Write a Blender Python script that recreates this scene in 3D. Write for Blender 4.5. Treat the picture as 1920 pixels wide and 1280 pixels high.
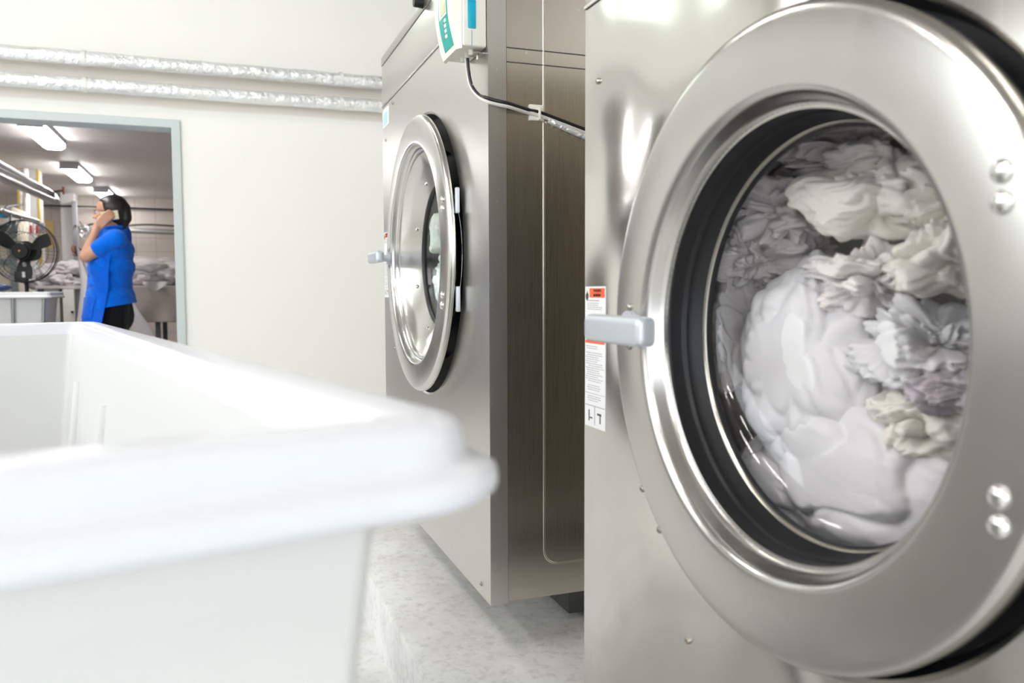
import bpy, bmesh, math, random
import numpy as np
from mathutils import Vector, Matrix, noise
noise.seed_set(11)

for o in list(bpy.data.objects):
    bpy.data.objects.remove(o)
SC = bpy.context.scene
COL = SC.collection
PI = math.pi
EYE = 0.9

# ------------------------------------------------------------ camera
F = 1533.6
def _n(v):
    v = np.array(v, float); return v / np.linalg.norm(v)
_X = _n((4257, 112, -F)); _Y = _n((-555, 95, -F)); _Y = _n(_Y - _X * (_Y @ _X)); _Z = np.cross(_X, _Y)
CAMR = np.stack([_X, _Y, _Z], 1)
cam_d = bpy.data.cameras.new('camera'); cam = bpy.data.objects.new('camera', cam_d); COL.objects.link(cam)
M = Matrix.Identity(4)
for i in range(3):
    for j in range(3):
        M[i][j] = float(CAMR.T[i, j])
M[2][3] = EYE
cam.matrix_world = M
cam_d.sensor_width = 36; cam_d.lens = 36 * F / 1920
cam_d.clip_start = 0.02; cam_d.clip_end = 100
cam_d.dof.use_dof = True; cam_d.dof.focus_distance = 1.75; cam_d.dof.aperture_fstop = 5.6
SC.camera = cam

def at(u, v, Y):
    """the point of the vertical plane y = Y seen at photo pixel (u, v)"""
    d = CAMR.T @ np.array([(u - 960) / F, (640 - v) / F, -1.0])
    d = d * (Y / d[1])
    return Vector((d[0], d[1], d[2] + EYE))

# ------------------------------------------------------------ world, exposure, large lights
W = bpy.data.worlds.new('sky'); SC.world = W; W.use_nodes = True
bg = W.node_tree.nodes['Background']; bg.inputs[0].default_value = (0.80, 0.90, 1.0, 1); bg.inputs[1].default_value = 1.6
SC.view_settings.view_transform = 'Standard'; SC.view_settings.look = 'None'
SC.view_settings.exposure = 0.5; SC.view_settings.gamma = 1.0
try: SC.view_settings.use_curve_mapping = False
except Exception: pass

def area(name, loc, rot, sx, sy, power, col=(1, 1, 1)):
    l = bpy.data.lights.new(name, 'AREA'); l.shape = 'RECTANGLE'; l.size = sx; l.size_y = sy
    l.energy = power; l.color = col
    o = bpy.data.objects.new(name, l); COL.objects.link(o); o.location = loc; o.rotation_euler = rot
    return o
# daylight entering through the openings of the machine hall (left wall band and the gate behind)
area('daylight_left_window', (-4.42, 1.4, 2.35), (0, -PI / 2, 0), 1.5, 5.6, 55, (0.97, 0.99, 1.0))
area('daylight_gate', (-1.6, -3.9, 1.5), (PI / 2, 0, 0), 4.0, 2.6, 38, (0.97, 0.99, 1.0))

# ------------------------------------------------------------ materials
def mat(name, col=(0.8, 0.8, 0.8), rough=0.5, metal=0.0, spec=0.5, emit=None, estr=1.0):
    m = bpy.data.materials.new(name); m.use_nodes = True
    b = m.node_tree.nodes['Principled BSDF']
    b.inputs['Base Color'].default_value = (*col, 1); b.inputs['Roughness'].default_value = rough
    b.inputs['Metallic'].default_value = metal
    b.inputs['Specular IOR Level'].default_value = spec
    if emit:
        b.inputs['Emission Color'].default_value = (*emit, 1); b.inputs['Emission Strength'].default_value = estr
    return m
def N(m, t, **kw):
    n = m.node_tree.nodes.new(t)
    for k, v in kw.items():
        if hasattr(n, k): setattr(n, k, v)
        else: n.inputs[k.replace('_', ' ')].default_value = v
    return n
def L(m, a, b): m.node_tree.links.new(a, b)
def P(m): return m.node_tree.nodes['Principled BSDF']
def coords(m, scale=(1, 1, 1), rot=(0, 0, 0)):
    t = N(m, 'ShaderNodeTexCoord'); mp = N(m, 'ShaderNodeMapping'); mp.inputs['Scale'].default_value = scale
    mp.inputs['Rotation'].default_value = rot
    L(m, t.outputs['Object'], mp.inputs['Vector']); return mp.outputs[0]
def noise_t(m, vec, scale, detail=3, rough=0.5):
    n = N(m, 'ShaderNodeTexNoise'); n.inputs['Scale'].default_value = scale; n.inputs['Detail'].default_value = detail
    n.inputs['Roughness'].default_value = rough; L(m, vec, n.inputs['Vector']); return n.outputs['Fac']
def ramp(m, fac, a, b, p0=0.3, p1=0.7):
    r = N(m, 'ShaderNodeValToRGB'); r.color_ramp.elements[0].position = p0; r.color_ramp.elements[1].position = p1
    r.color_ramp.elements[0].color = (*a, 1); r.color_ramp.elements[1].color = (*b, 1); L(m, fac, r.inputs[0]); return r.outputs[0]
def bump(m, h, strength=0.3, dist=0.002, prev=None):
    b = N(m, 'ShaderNodeBump'); b.inputs['Strength'].default_value = strength; b.inputs['Distance'].default_value = dist
    L(m, h, b.inputs['Height'])
    if prev: L(m, prev, b.inputs['Normal'])
    L(m, b.outputs[0], P(m).inputs['Normal']); return b.outputs[0]

def steel(name, col=(0.66, 0.645, 0.61), r0=0.2, r1=0.32, grain=(60, 60, 1.2), wave=0.0, wscale=4.0, gb=0.02, aniso=0.0, spots=False):
    m = mat(name, col, 0.25, 1.0)
    v = coords(m, grain)
    n = noise_t(m, v, 9.0, 3, 0.5)
    L(m, ramp(m, n, (r0,) * 3, (r1,) * 3, 0.2, 0.8), P(m).inputs['Roughness'])
    c0 = tuple(x * 0.97 for x in col)
    base = ramp(m, n, c0, col, 0.3, 0.7)
    if spots:
        v2 = coords(m, (1, 1, 1)); vo = N(m, 'ShaderNodeTexNoise'); vo.inputs['Scale'].default_value = 90; vo.inputs['Detail'].default_value = 1
        L(m, v2, vo.inputs['Vector'])
        mx = N(m, 'ShaderNodeMix', data_type='RGBA')
        L(m, ramp(m, vo.outputs['Fac'], (0, 0, 0), (0.6, 0.6, 0.6), 0.76, 0.8), mx.inputs[0]); L(m, base, mx.inputs[6]); mx.inputs[7].default_value = (0.85, 0.83, 0.78, 1)
        base = mx.outputs[2]
    L(m, base, P(m).inputs['Base Color'])
    nb = bump(m, n, gb, 0.0005)
    if wave:
        w = noise_t(m, coords(m, (1, 1, 0.8)), wscale, 1.0, 0.4)
        bump(m, w, 1.0, wave, nb)
    return m
M_STEEL = steel('brushed_steel_panel', (0.66, 0.64, 0.605), 0.27, 0.33, spots=True)
M_STEELA = steel('wavy_steel_panel', (0.66, 0.64, 0.60), 0.13, 0.18, wave=0.05, wscale=3.6)
M_RING = steel('door_ring_steel', (0.58, 0.56, 0.535), 0.22, 0.27, grain=(3, 3, 1.5), gb=0.004)
M_RINGB = steel('door_ring_satin', (0.70, 0.685, 0.655), 0.19, 0.24, grain=(2, 3, 3), gb=0.004)
M_SIDE = steel('side_panel_steel', (0.64, 0.60, 0.535), 0.2, 0.26, grain=(60, 60, 1.2), spots=True, gb=0.01)
M_FLANGE = steel('flange_steel', (0.47, 0.44, 0.42), 0.3, 0.4)
M_CHROME = mat('polished_steel', (0.75, 0.74, 0.72), 0.12, 1.0)
M_CAST = mat('cast_aluminium', (0.56, 0.59, 0.63), 0.36, 0.45)
M_RUBBER = mat('black_rubber', (0.008, 0.008, 0.009), 0.42, 0, 0.35)
M_BLACK = mat('black_recess', (0.012, 0.013, 0.014), 0.6)
M_DARKST = mat('dark_steel', (0.10, 0.10, 0.10), 0.5, 0.6)
M_SCREW = mat('screw_steel', (0.45, 0.42, 0.38), 0.25, 1.0)

def glass_mat(name, tint=(1, 1, 1), refl=0.06, rough=0.02):
    m = bpy.data.materials.new(name); m.use_nodes = True; nt = m.node_tree; nt.nodes.clear()
    out = nt.nodes.new('ShaderNodeOutputMaterial'); mx = nt.nodes.new('ShaderNodeMixShader')
    tr = nt.nodes.new('ShaderNodeBsdfTransparent'); tr.inputs[0].default_value = (*tint, 1)
    gl = nt.nodes.new('ShaderNodeBsdfGlossy'); gl.inputs['Roughness'].default_value = rough
    lw = nt.nodes.new('ShaderNodeLayerWeight'); lw.inputs[0].default_value = 0.5
    pw = nt.nodes.new('ShaderNodeMath'); pw.operation = 'POWER'; pw.inputs[1].default_value = 4.5; nt.links.new(lw.outputs['Facing'], pw.inputs[0])
    mr = nt.nodes.new('ShaderNodeMapRange'); mr.inputs[3].default_value = refl; mr.inputs[4].default_value = 0.8
    nt.links.new(pw.outputs[0], mr.inputs[0]); nt.links.new(mr.outputs[0], mx.inputs[0])
    nt.links.new(tr.outputs[0], mx.inputs[1]); nt.links.new(gl.outputs[0], mx.inputs[2]); nt.links.new(mx.outputs[0], out.inputs[0])
    return m
M_GLASS = glass_mat('door_glass', (0.97, 0.96, 0.97), 0.055)
M_GLASSB = glass_mat('green_door_glass', (0.86, 0.94, 0.92), 0.04)
M_CLEAR = glass_mat('clear_plastic', (0.92, 0.92, 0.93), 0.2, 0.15)

def cloth(name, col, bs=0.25):
    m = mat(name, col, 0.95, 0, 0.1)
    n = noise_t(m, coords(m), 260, 3, 0.7)
    n2 = noise_t(m, coords(m), 9, 3, 0.5)
    L(m, ramp(m, n2, tuple(c * 0.93 for c in col), col, 0.3, 0.7), P(m).inputs['Base Color'])
    bump(m, n, bs, 0.002)
    P(m).inputs['Sheen Weight'].default_value = 0.15
    return m
M_TOWEL = cloth('cream_towelling', (0.82, 0.79, 0.715))
M_TOWEL2 = cloth('pinkish_white_towelling', (0.80, 0.755, 0.73))
M_SHEET = cloth('white_sheet', (0.72, 0.71, 0.715), 0.1)
M_LINEN = cloth('grey_white_linen', (0.60, 0.565, 0.555), 0.1)
M_DRAPE = cloth('beige_canvas', (0.36, 0.325, 0.29), 0.1)
M_STRIPE = cloth('mauve_stripe_towelling', (0.52, 0.47, 0.50))

M_WHITEPL = mat('white_plastic', (0.76, 0.775, 0.82), 0.26)
P(M_WHITEPL).inputs['Subsurface Weight'].default_value = 0.0
M_WHITEPL2 = mat('ribbed_white_plastic', (0.70, 0.705, 0.69), 0.45)
M_CREAM = mat('cream_plastic', (0.78, 0.76, 0.68), 0.4)
M_TEAL = mat('teal_keypad', (0.0, 0.36, 0.30), 0.4)
M_CYAN = mat('cyan_tab', (0.0, 0.38, 0.56), 0.4)
M_LCD = mat('lcd_display', (0.55, 0.58, 0.32), 0.25)
M_WHITE = mat('white_vinyl', (0.78, 0.78, 0.78), 0.5)
M_ORANGE = mat('orange_print', (0.85, 0.11, 0.03), 0.5)
M_INK = mat('black_print', (0.03, 0.03, 0.03), 0.6)
M_GREYINK = mat('grey_print', (0.34, 0.34, 0.35), 0.6)
M_BLKCAB = mat('black_cable', (0.01, 0.01, 0.011), 0.4)
M_WHTCAB = mat('white_cable', (0.62, 0.60, 0.55), 0.4)
M_SKY = mat('pale_blue_sticker', (0.35, 0.62, 0.72), 0.4)

def foil(name):
    m = mat(name, (0.92, 0.92, 0.92), 0.36, 0.7)
    n = noise_t(m, coords(m, (3, 3, 3)), 7, 4, 0.65)
    n2 = noise_t(m, coords(m, (1, 1, 1)), 55, 3, 0.6)
    a = bump(m, n, 0.8, 0.03); bump(m, n2, 0.5, 0.006, a); return m
M_FOIL = foil('crinkled_foil')
M_OVER = mat('dull_foil_pipe', (0.46, 0.46, 0.47), 0.35, 0.85)
M_GALV = mat('galvanised_pipe', (0.40, 0.41, 0.38), 0.35, 0.8)

def wallmat():
    m = mat('warm_white_paint', (0.80, 0.79, 0.74), 0.85, 0, 0.2)
    v = coords(m)
    sep = N(m, 'ShaderNodeSeparateXYZ'); L(m, v, sep.inputs[0])
    n = noise_t(m, v, 1.3, 3)
    sm = N(m, 'ShaderNodeMath', operation='MULTIPLY'); sm.inputs[1].default_value = 0.03; L(m, n, sm.inputs[0])
    ad = N(m, 'ShaderNodeMath', operation='ADD'); L(m, sep.outputs[2], ad.inputs[0]); L(m, sm.outputs[0], ad.inputs[1])
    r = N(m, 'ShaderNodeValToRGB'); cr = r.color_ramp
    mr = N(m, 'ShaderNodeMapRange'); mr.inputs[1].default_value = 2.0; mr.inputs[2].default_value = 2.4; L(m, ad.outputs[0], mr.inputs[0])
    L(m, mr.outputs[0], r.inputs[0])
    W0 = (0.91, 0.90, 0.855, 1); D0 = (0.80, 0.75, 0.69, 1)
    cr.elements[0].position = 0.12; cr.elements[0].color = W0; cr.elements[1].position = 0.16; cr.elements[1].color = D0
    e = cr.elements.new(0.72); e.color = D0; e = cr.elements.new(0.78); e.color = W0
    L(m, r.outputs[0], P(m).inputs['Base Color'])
    bump(m, noise_t(m, v, 30, 4), 0.15, 0.004); return m
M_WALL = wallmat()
M_PLAIN = mat('plain_white_paint', (0.82, 0.81, 0.77), 0.85, 0, 0.2)
M_FRAME = mat('pale_grey_green_paint', (0.56, 0.62, 0.62), 0.45)
M_CEIL = mat('ceiling_paint', (0.66, 0.625, 0.60), 0.5, 0, 0.3)
M_CEILF = mat('hall_ceiling_paint', (0.30, 0.28, 0.26), 0.8)
def concrete(name, a, b):
    m = mat(name, a, 0.7, 0, 0.3); v = coords(m)
    n = noise_t(m, v, 4.5, 8, 0.62); n2 = noise_t(m, v, 45, 5, 0.7)
    mx = N(m, 'ShaderNodeMix', data_type='RGBA', blend_type='MULTIPLY'); mx.inputs[0].default_value = 0.5
    L(m, ramp(m, n, b, a, 0.32, 0.58), mx.inputs[6]); L(m, ramp(m, n2, (0.6,) * 3, (1, 1, 1), 0.3, 0.5), mx.inputs[7])
    L(m, mx.outputs[2], P(m).inputs['Base Color']); bump(m, n2, 0.35, 0.004)
    return m
M_CONC = concrete('pale_concrete', (0.88, 0.88, 0.87), (0.72, 0.715, 0.70))
M_FLOOR = concrete('hall_floor_concrete', (0.84, 0.84, 0.83), (0.68, 0.675, 0.66))
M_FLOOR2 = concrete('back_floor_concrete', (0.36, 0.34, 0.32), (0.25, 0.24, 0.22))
def tilemat():
    m = mat('pinkish_wall_tiles', (0.5, 0.45, 0.41), 0.4)
    t = N(m, 'ShaderNodeTexCoord'); s = N(m, 'ShaderNodeSeparateXYZ'); L(m, t.outputs['Object'], s.inputs[0])
    c = N(m, 'ShaderNodeCombineXYZ'); L(m, s.outputs[0], c.inputs[0]); L(m, s.outputs[2], c.inputs[1])
    b = N(m, 'ShaderNodeTexBrick'); L(m, c.outputs[0], b.inputs['Vector']); b.offset = 0.0
    b.inputs['Scale'].default_value = 1; b.inputs['Brick Width'].default_value = 0.3; b.inputs['Row Height'].default_value = 0.22
    b.inputs['Mortar Size'].default_value = 0.006
    b.inputs['Color1'].default_value = (0.45, 0.40, 0.355, 1); b.inputs['Color2'].default_value = (0.48, 0.43, 0.385, 1); b.inputs['Mortar'].default_value = (0.35, 0.305, 0.27, 1)
    L(m, b.outputs[0], P(m).inputs['Base Color']); return m
M_TILE = tilemat()
M_LAMP = mat('lit_diffuser', (0.9, 0.9, 0.9), 0.5, emit=(1, 0.98, 0.99), estr=20.0)
M_TUBE = mat('lit_tube', (0.9, 0.9, 0.9), 0.5, emit=(1, 0.985, 0.95), estr=52.0)
M_LAMPB = mat('lamp_housing', (0.50, 0.50, 0.52), 0.5)
M_SKIN = mat('skin', (0.52, 0.27, 0.17), 0.5)
M_SKIN2 = mat('dark_skin', (0.16, 0.06, 0.035), 0.5)
M_HAIR = mat('dark_brown_hair', (0.012, 0.008, 0.007), 0.35)
M_BLUE = cloth('bright_blue_polo_fabric', (0.0, 0.13, 0.68), 0.1)
M_APRON = cloth('blue_apron_fabric', (0.0, 0.10, 0.60), 0.1)
M_TROUS = cloth('black_trouser_fabric', (0.006, 0.006, 0.008), 0.1)
M_GOLD = mat('gold', (0.9, 0.6, 0.2), 0.2, 1.0)
M_YEL = mat('yellow_paint', (0.50, 0.36, 0.06), 0.5)
M_NOTE = mat('yellow_notice_paper', (0.66, 0.50, 0.20), 0.7)
M_RED = mat('red_paint', (0.45, 0.02, 0.02), 0.4)
M_GREYB = mat('grey_box', (0.26, 0.26, 0.28), 0.5)
M_GGFR = mat('grey_green_steel', (0.30, 0.35, 0.34), 0.5)
M_CREAMP = mat('cream_panel', (0.93, 0.86, 0.68), 0.6)
M_TEALS = mat('teal_sign', (0.0, 0.28, 0.45), 0.5)
M_NAVY = mat('navy_plastic', (0.02, 0.05, 0.16), 0.4)
M_FANB = mat('black_fan_plastic', (0.012, 0.012, 0.013), 0.45)
M_PILLAR = mat('pillar_paint', (0.58, 0.565, 0.55), 0.7)

# ------------------------------------------------------------ mesh helpers
def link(name, bm, m, parent=None, smooth=True, ang=35, mods=None):
    me = bpy.data.meshes.new(name)
    bmesh.ops.recalc_face_normals(bm, faces=bm.faces)
    bm.to_mesh(me); bm.free()
    if smooth:
        me.polygons.foreach_set('use_smooth', [True] * len(me.polygons))
        me.set_sharp_from_angle(angle=math.radians(ang))
    me.materials.append(m)
    o = bpy.data.objects.new(name, me); COL.objects.link(o)
    if parent is not None: o.parent = parent; 
    return o
def tag(o, label, cat, group=None, kind=None):
    o['label'] = label; o['category'] = cat
    if group: o['group'] = group
    if kind: o['kind'] = kind
    return o
def empty(name, loc, label, cat, group=None):
    o = bpy.data.objects.new(name, None); COL.objects.link(o); o.location = loc; o.empty_display_size = 0.1
    return tag(o, label, cat, group)
def rel(o, parent):
    """parent o, keeping where it stands"""
    o.parent = parent
    w = Vector((0, 0, 0)); q = parent
    while q: w = w + q.location; q = q.parent
    o.location = o.location - w
    return o
def structure(name, bm, m, **k):
    o = link(name, bm, m, **k); o['kind'] = 'structure'; return o
def box(bm, x0, x1, y0, y1, z0, z1, bev=0.0, seg=2):
    r = bmesh.ops.create_cube(bm, size=1)
    bmesh.ops.scale(bm, vec=(x1 - x0, y1 - y0, z1 - z0), verts=r['verts'])
    bmesh.ops.translate(bm, vec=((x0 + x1) / 2, (y0 + y1) / 2, (z0 + z1) / 2), verts=r['verts'])
    if bev:
        es = list({e for v in r['verts'] for e in v.link_edges})
        bmesh.ops.bevel(bm, geom=es, offset=bev, segments=seg, profile=0.6, affect='EDGES')
    return bm
def nb(): return bmesh.new()
def bx(*a, **k): return box(nb(), *a, **k)
def cyl(bm, p0, p1, r0, r1=None, seg=20, caps=True):
    p0, p1 = Vector(p0), Vector(p1); r1 = r0 if r1 is None else r1
    d = p1 - p0
    q = Vector((0, 0, 1)).rotation_difference(d.normalized()).to_matrix().to_4x4()
    bmesh.ops.create_cone(bm, cap_ends=caps, cap_tris=False, segments=seg, radius1=r0, radius2=r1, depth=d.length,
                          matrix=Matrix.Translation((p0 + p1) / 2) @ q)
    return bm
def ball(bm, c, r, sc=(1, 1, 1), u=20, v=14, rot=None):
    m = Matrix.Translation(Vector(c)) @ (rot.to_4x4() if rot else Matrix.Identity(4)) @ Matrix.Diagonal((*sc, 1))
    bmesh.ops.create_uvsphere(bm, u_segments=u, v_segments=v, radius=r, matrix=m); return bm
def lathe(bm, prof, cy, cz, seg=144, a0=0, a1=2 * PI, x0=0):
    full = abs(a1 - a0 - 2 * PI) < 1e-6
    n = seg if full else seg + 1
    rings = []
    for (x, r) in prof:
        if r < 1e-6:
            rings.append([bm.verts.new((x + x0, cy, cz))]); continue
        rings.append([bm.verts.new((x + x0, cy + r * math.cos(a0 + (a1 - a0) * k / seg), cz + r * math.sin(a0 + (a1 - a0) * k / seg))) for k in range(n)])
    for A, B in zip(rings, rings[1:]):
        for k in range(seg if full else seg):
            k2 = (k + 1) % n
            if not full and k + 1 >= n: continue
            if len(A) == 1: bm.faces.new((A[0], B[k], B[k2]))
            elif len(B) == 1: bm.faces.new((A[k], A[k2], B[0]))
            else: bm.faces.new((A[k], A[k2], B[k2], B[k]))
    return bm
def spline(pts, n=12):
    P_ = [Vector(p) for p in pts]; P_ = [2 * P_[0] - P_[1]] + P_ + [2 * P_[-1] - P_[-2]]; out = []
    for i in range(1, len(P_) - 2):
        a, b, c, d = P_[i - 1:i + 3]
        for k in range(n):
            t = k / n
            out.append(0.5 * ((2 * b) + (c - a) * t + (2 * a - 5 * b + 4 * c - d) * t * t + (3 * b - a - 3 * c + d) * t ** 3))
    out.append(P_[-2]); return out
def tube(bm, pts, r, seg=12, smooth=12, closed=False):
    pts = spline(pts, smooth) if smooth and len(pts) > 2 else [Vector(p) for p in pts]
    rr = r if callable(r) else (lambda t: r)
    up = Vector((0, 0, 1)); prev = None; rings = []
    n = len(pts)
    for i, p in enumerate(pts):
        if closed: t = (pts[(i + 1) % n] - pts[i - 1]).normalized()
        else: t = (pts[min(i + 1, n - 1)] - pts[max(i - 1, 0)]).normalized()
        if prev is None:
            a = up if abs(t.dot(up)) < 0.9 else Vector((1, 0, 0)); x = (a - t * a.dot(t)).normalized()
        else: x = (prev - t * prev.dot(t)).normalized()
        prev = x; y = t.cross(x)
        rad = rr(i / max(1, n - 1))
        rings.append([bm.verts.new(p + (x * math.cos(2 * PI * k / seg) + y * math.sin(2 * PI * k / seg)) * rad) for k in range(seg)])
    for A, B in (list(zip(rings, rings[1:])) + ([(rings[-1], rings[0])] if closed else [])):
        for k in range(seg): bm.faces.new((A[k], A[(k + 1) % seg], B[(k + 1) % seg], B[k]))
    if not closed: bm.faces.new(rings[0]); bm.faces.new(rings[-1])
    return bm
def capsule(bm, p0, p1, r0, r1, seg=14):
    p0, p1 = Vector(p0), Vector(p1)
    ball(bm, p0, r0, u=seg, v=10); ball(bm, p1, r1, u=seg, v=10)
    if (p1 - p0).length > 1e-5: cyl(bm, p0, p1, r0, r1, seg=seg)
    return bm
def fuse(name, bm, m, parent=None, voxel=0.006, smooth=3, disp=None):
    """weld overlapping volumes into one continuous surface"""
    me = bpy.data.meshes.new('tmp'); bm.to_mesh(me); bm.free()
    o = bpy.data.objects.new('tmp', me); COL.objects.link(o)
    md = o.modifiers.new('r', 'REMESH'); md.mode = 'VOXEL'; md.voxel_size = voxel
    sm = o.modifiers.new('s', 'SMOOTH'); sm.factor = 0.6; sm.iterations = smooth
    dg = bpy.context.evaluated_depsgraph_get(); dg.update()
    me2 = bpy.data.meshes.new_from_object(o.evaluated_get(dg)); me2.name = name
    bpy.data.objects.remove(o)
    if disp:
        for v in me2.vertices: v.co = v.co + disp(v.co)
    me2.polygons.foreach_set('use_smooth', [True] * len(me2.polygons))
    me2.materials.clear(); me2.materials.append(m)
    r = bpy.data.objects.new(name, me2); COL.objects.link(r); r.parent = parent
    return r
def plate_with_hole(bm, x, y0, y1, z0, z1, cy, cz, r, seg=160):
    """flat plate in the plane X = x with a round hole, as a fan of quads"""
    angs = sorted([2 * PI * k / seg for k in range(seg)] + [math.atan2(z - cz, y - cy) % (2 * PI) for y in (y0, y1) for z in (z0, z1)])
    inn, mid, out = [], [], []
    for a in angs:
        c, s = math.cos(a), math.sin(a)
        t = min(((y1 - cy) / c if c > 1e-9 else (y0 - cy) / c if c < -1e-9 else 1e9), ((z1 - cz) / s if s > 1e-9 else (z0 - cz) / s if s < -1e-9 else 1e9))
        inn.append(bm.verts.new((x, cy + r * c, cz + r * s))); out.append(bm.verts.new((x, cy + t * c, cz + t * s)))
    n = len(angs)
    for k in range(n): bm.faces.new((inn[k], inn[(k + 1) % n], out[(k + 1) % n], out[k]))
    return inn, out
def text(name, s, size, m, loc, parent, thick=0.0002, sx=1.0):
    """lettering facing -X, reading along -Y"""
    cu = bpy.data.curves.new(name, 'FONT'); cu.body = s; cu.size = size; cu.extrude = thick; cu.align_x = 'CENTER'; cu.align_y = 'CENTER'
    o = bpy.data.objects.new(name, cu); COL.objects.link(o)
    dg = bpy.context.evaluated_depsgraph_get(); dg.update()
    me = bpy.data.meshes.new_from_object(o.evaluated_get(dg)); bpy.data.objects.remove(o)
    R = Matrix(((0, 0, -1), (-1, 0, 0), (0, 1, 0))).to_4x4()
    me.transform(Matrix.Translation(Vector(loc)) @ R @ Matrix.Diagonal((sx, 1, 1, 1)))
    me.name = name; me.materials.clear(); me.materials.append(m)
    r = bpy.data.objects.new(name, me); COL.objects.link(r); r.parent = parent; return r

# crumpled cloth bundle
def crumple(name, c, size, seed, m, fold=0.28, freq=1.7, warp=0.9, sub=6, flat=(1, 1, 1), rot=(0, 0, 0), fine=0.35, xmin=None, lump=0.25):
    bm = nb(); bmesh.ops.create_icosphere(bm, subdivisions=sub, radius=1.0)
    rnd = random.Random(seed); off = Vector((rnd.uniform(-50, 50), rnd.uniform(-50, 50), rnd.uniform(-50, 50)))
    E = Matrix.Rotation(rnd.uniform(0, PI), 3, 'X') @ Matrix.Rotation(rnd.uniform(0, PI), 3, 'Y')
    Rm = (Matrix.Rotation(rot[0], 3, 'X') @ Matrix.Rotation(rot[1], 3, 'Y') @ Matrix.Rotation(rot[2], 3, 'Z'))
    sz = Vector(size)
    for v in bm.verts:
        d = v.co.normalized()
        q = E @ d; w = noise.noise_vector(q * 1.1 + off) * warp; ff = freq * .62
        p = (q + w) * ff; p.x *= 0.5
        a = abs(noise.noise(p + off)) * 2.2; a = min(a, 1.0) ** 0.6
        w2 = noise.noise_vector(q * 2.2 - off) * 0.45
        p3 = (q + w2 * .6) * ff * 6.5; p3.z *= 0.45
        c3 = min(abs(noise.noise(p3 + off * .7)) * 2.4, 1.0)
        p2 = (q + w2 + w * 0.4) * ff * 2.6; p2.y *= 0.4
        b = min(abs(noise.noise(p2 - off)) * 2.2, 1.0) ** 0.7
        g = noise.noise(q * 1.1 + off * 2)
        r = 1.0 - fold * 1.15 * (1 - a) - fold * fine * (1 - b) - fold * fine * .22 * (1 - c3) + lump * g
        v.co = Rm @ Vector((d.x * r * sz.x, d.y * r * sz.y, d.z * r * sz.z))
    co = Vector(c)
    if xmin is not None:
        for v in bm.verts:
            dx = v.co.x + co.x - xmin
            if dx < 0: v.co.x -= dx * 0.85
    o = link(name, bm, m, ang=180); o.location = co
    return o
def copy_tree(o, loc, label=None, rotz=None, scale=None):
    c = o.copy(); COL.objects.link(c); c.location = loc
    if rotz is not None: c.rotation_euler = (0, 0, rotz)
    if scale: c.scale = scale
    if label: c['label'] = label
    for ch in list(o.children):
        k = ch.copy(); COL.objects.link(k); k.parent = c
        for g in list(ch.children):
            q = g.copy(); COL.objects.link(q); q.parent = k
    return c

# ============================================================ the setting
WY = 5.6
XL, XR, YB, ZC = -4.5, 2.7, -4.0, 3.4
D0, D1 = -2.2, at(338, 300, WY).x           # door opening
DT = EYE + 1.062
structure('floor', bx(XL, XR, YB, WY, -0.1, 0), M_FLOOR, smooth=False)
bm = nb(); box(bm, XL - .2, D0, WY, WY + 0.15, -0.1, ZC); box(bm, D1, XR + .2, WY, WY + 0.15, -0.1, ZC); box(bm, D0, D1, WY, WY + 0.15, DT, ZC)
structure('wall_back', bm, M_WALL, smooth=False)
structure('wall_right', bx(XR, XR + 0.2, YB - .2, WY, -0.1, ZC), M_PLAIN, smooth=False)
# left wall with its band of high openings
bm = nb(); box(bm, XL - .2, XL, YB - .2, WY, -0.1, 1.5); box(bm, XL - .2, XL, YB - .2, WY, 3.15, ZC); box(bm, XL - .2, XL, YB - .2, -1.5, 1.5, 3.15); box(bm, XL - .2, XL, 4.3, WY, 1.5, 3.15)
structure('wall_left', bm, M_PLAIN, smooth=False)
bm = nb(); box(bm, XL, XR, YB - .2, YB, 3.0, ZC); box(bm, XL, -3.7, YB - .2, YB, -0.1, 3.0); box(bm, 0.5, XR, YB - .2, YB, -0.1, 3.0)
structure('wall_front', bm, M_PLAIN, smooth=False)
structure('ceiling', bx(XL - .2, XR + .2, YB - .2, WY + .15, ZC, ZC + 0.1), M_CEILF, smooth=False)
# door frame (pale grey-green)
bm = nb(); T = 0.047
box(bm, D1 - T, D1 + 0.004, WY - 0.02, WY + 0.17, 0, DT, 0.003); box(bm, D0 - .004, D0 + T, WY - 0.02, WY + 0.17, 0, DT, 0.003); box(bm, D0, D1 + 0.004, WY - 0.0195, WY + 0.1695, DT - T, DT + 0.004, 0.003)
structure('door_1', bm, M_FRAME, smooth=False)
# back room
BY, BX0, BX1, BZ = 14.6, -3.9, 1.3, EYE + 1.5
structure('floor_back_room', bx(BX0, BX1, WY + .15, BY, -0.1, 0), M_FLOOR2, smooth=False)
structure('ceiling_back_room', bx(BX0 - .1, BX1 + .1, WY + .15, BY + .1, BZ, BZ + 0.1), M_CEIL, smooth=False)
structure('wall_back_room_far', bx(BX0, BX1, BY, BY + 0.1, 0, BZ), M_TILE, smooth=False)
structure('wall_back_room_left', bx(BX0 - .1, BX0, WY + .15, BY + .1, -0.1, BZ), M_PILLAR, smooth=False)
structure('wall_back_room_right', bx(BX1, BX1 + .1, WY + .15, BY + .1, -0.1, BZ), M_PILLAR, smooth=False)
# plinth
bm = nb()
X0 = 0.362
box(bm, X0, 2.2, -1.4, 3.3, -0.02, 0.148, 0.006, 2)
bmesh.ops.subdivide_edges(bm, edges=[e for e in bm.edges if e.calc_length() > 0.4], cuts=30, use_grid_fill=True)
for v in bm.verts:
    if v.co.x < X0 + 0.02 or v.co.z > 0.14:
        v.co += noise.noise_vector(v.co * 7) * 0.0022
pl = structure('trim_1', bm, M_CONC); 

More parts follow.
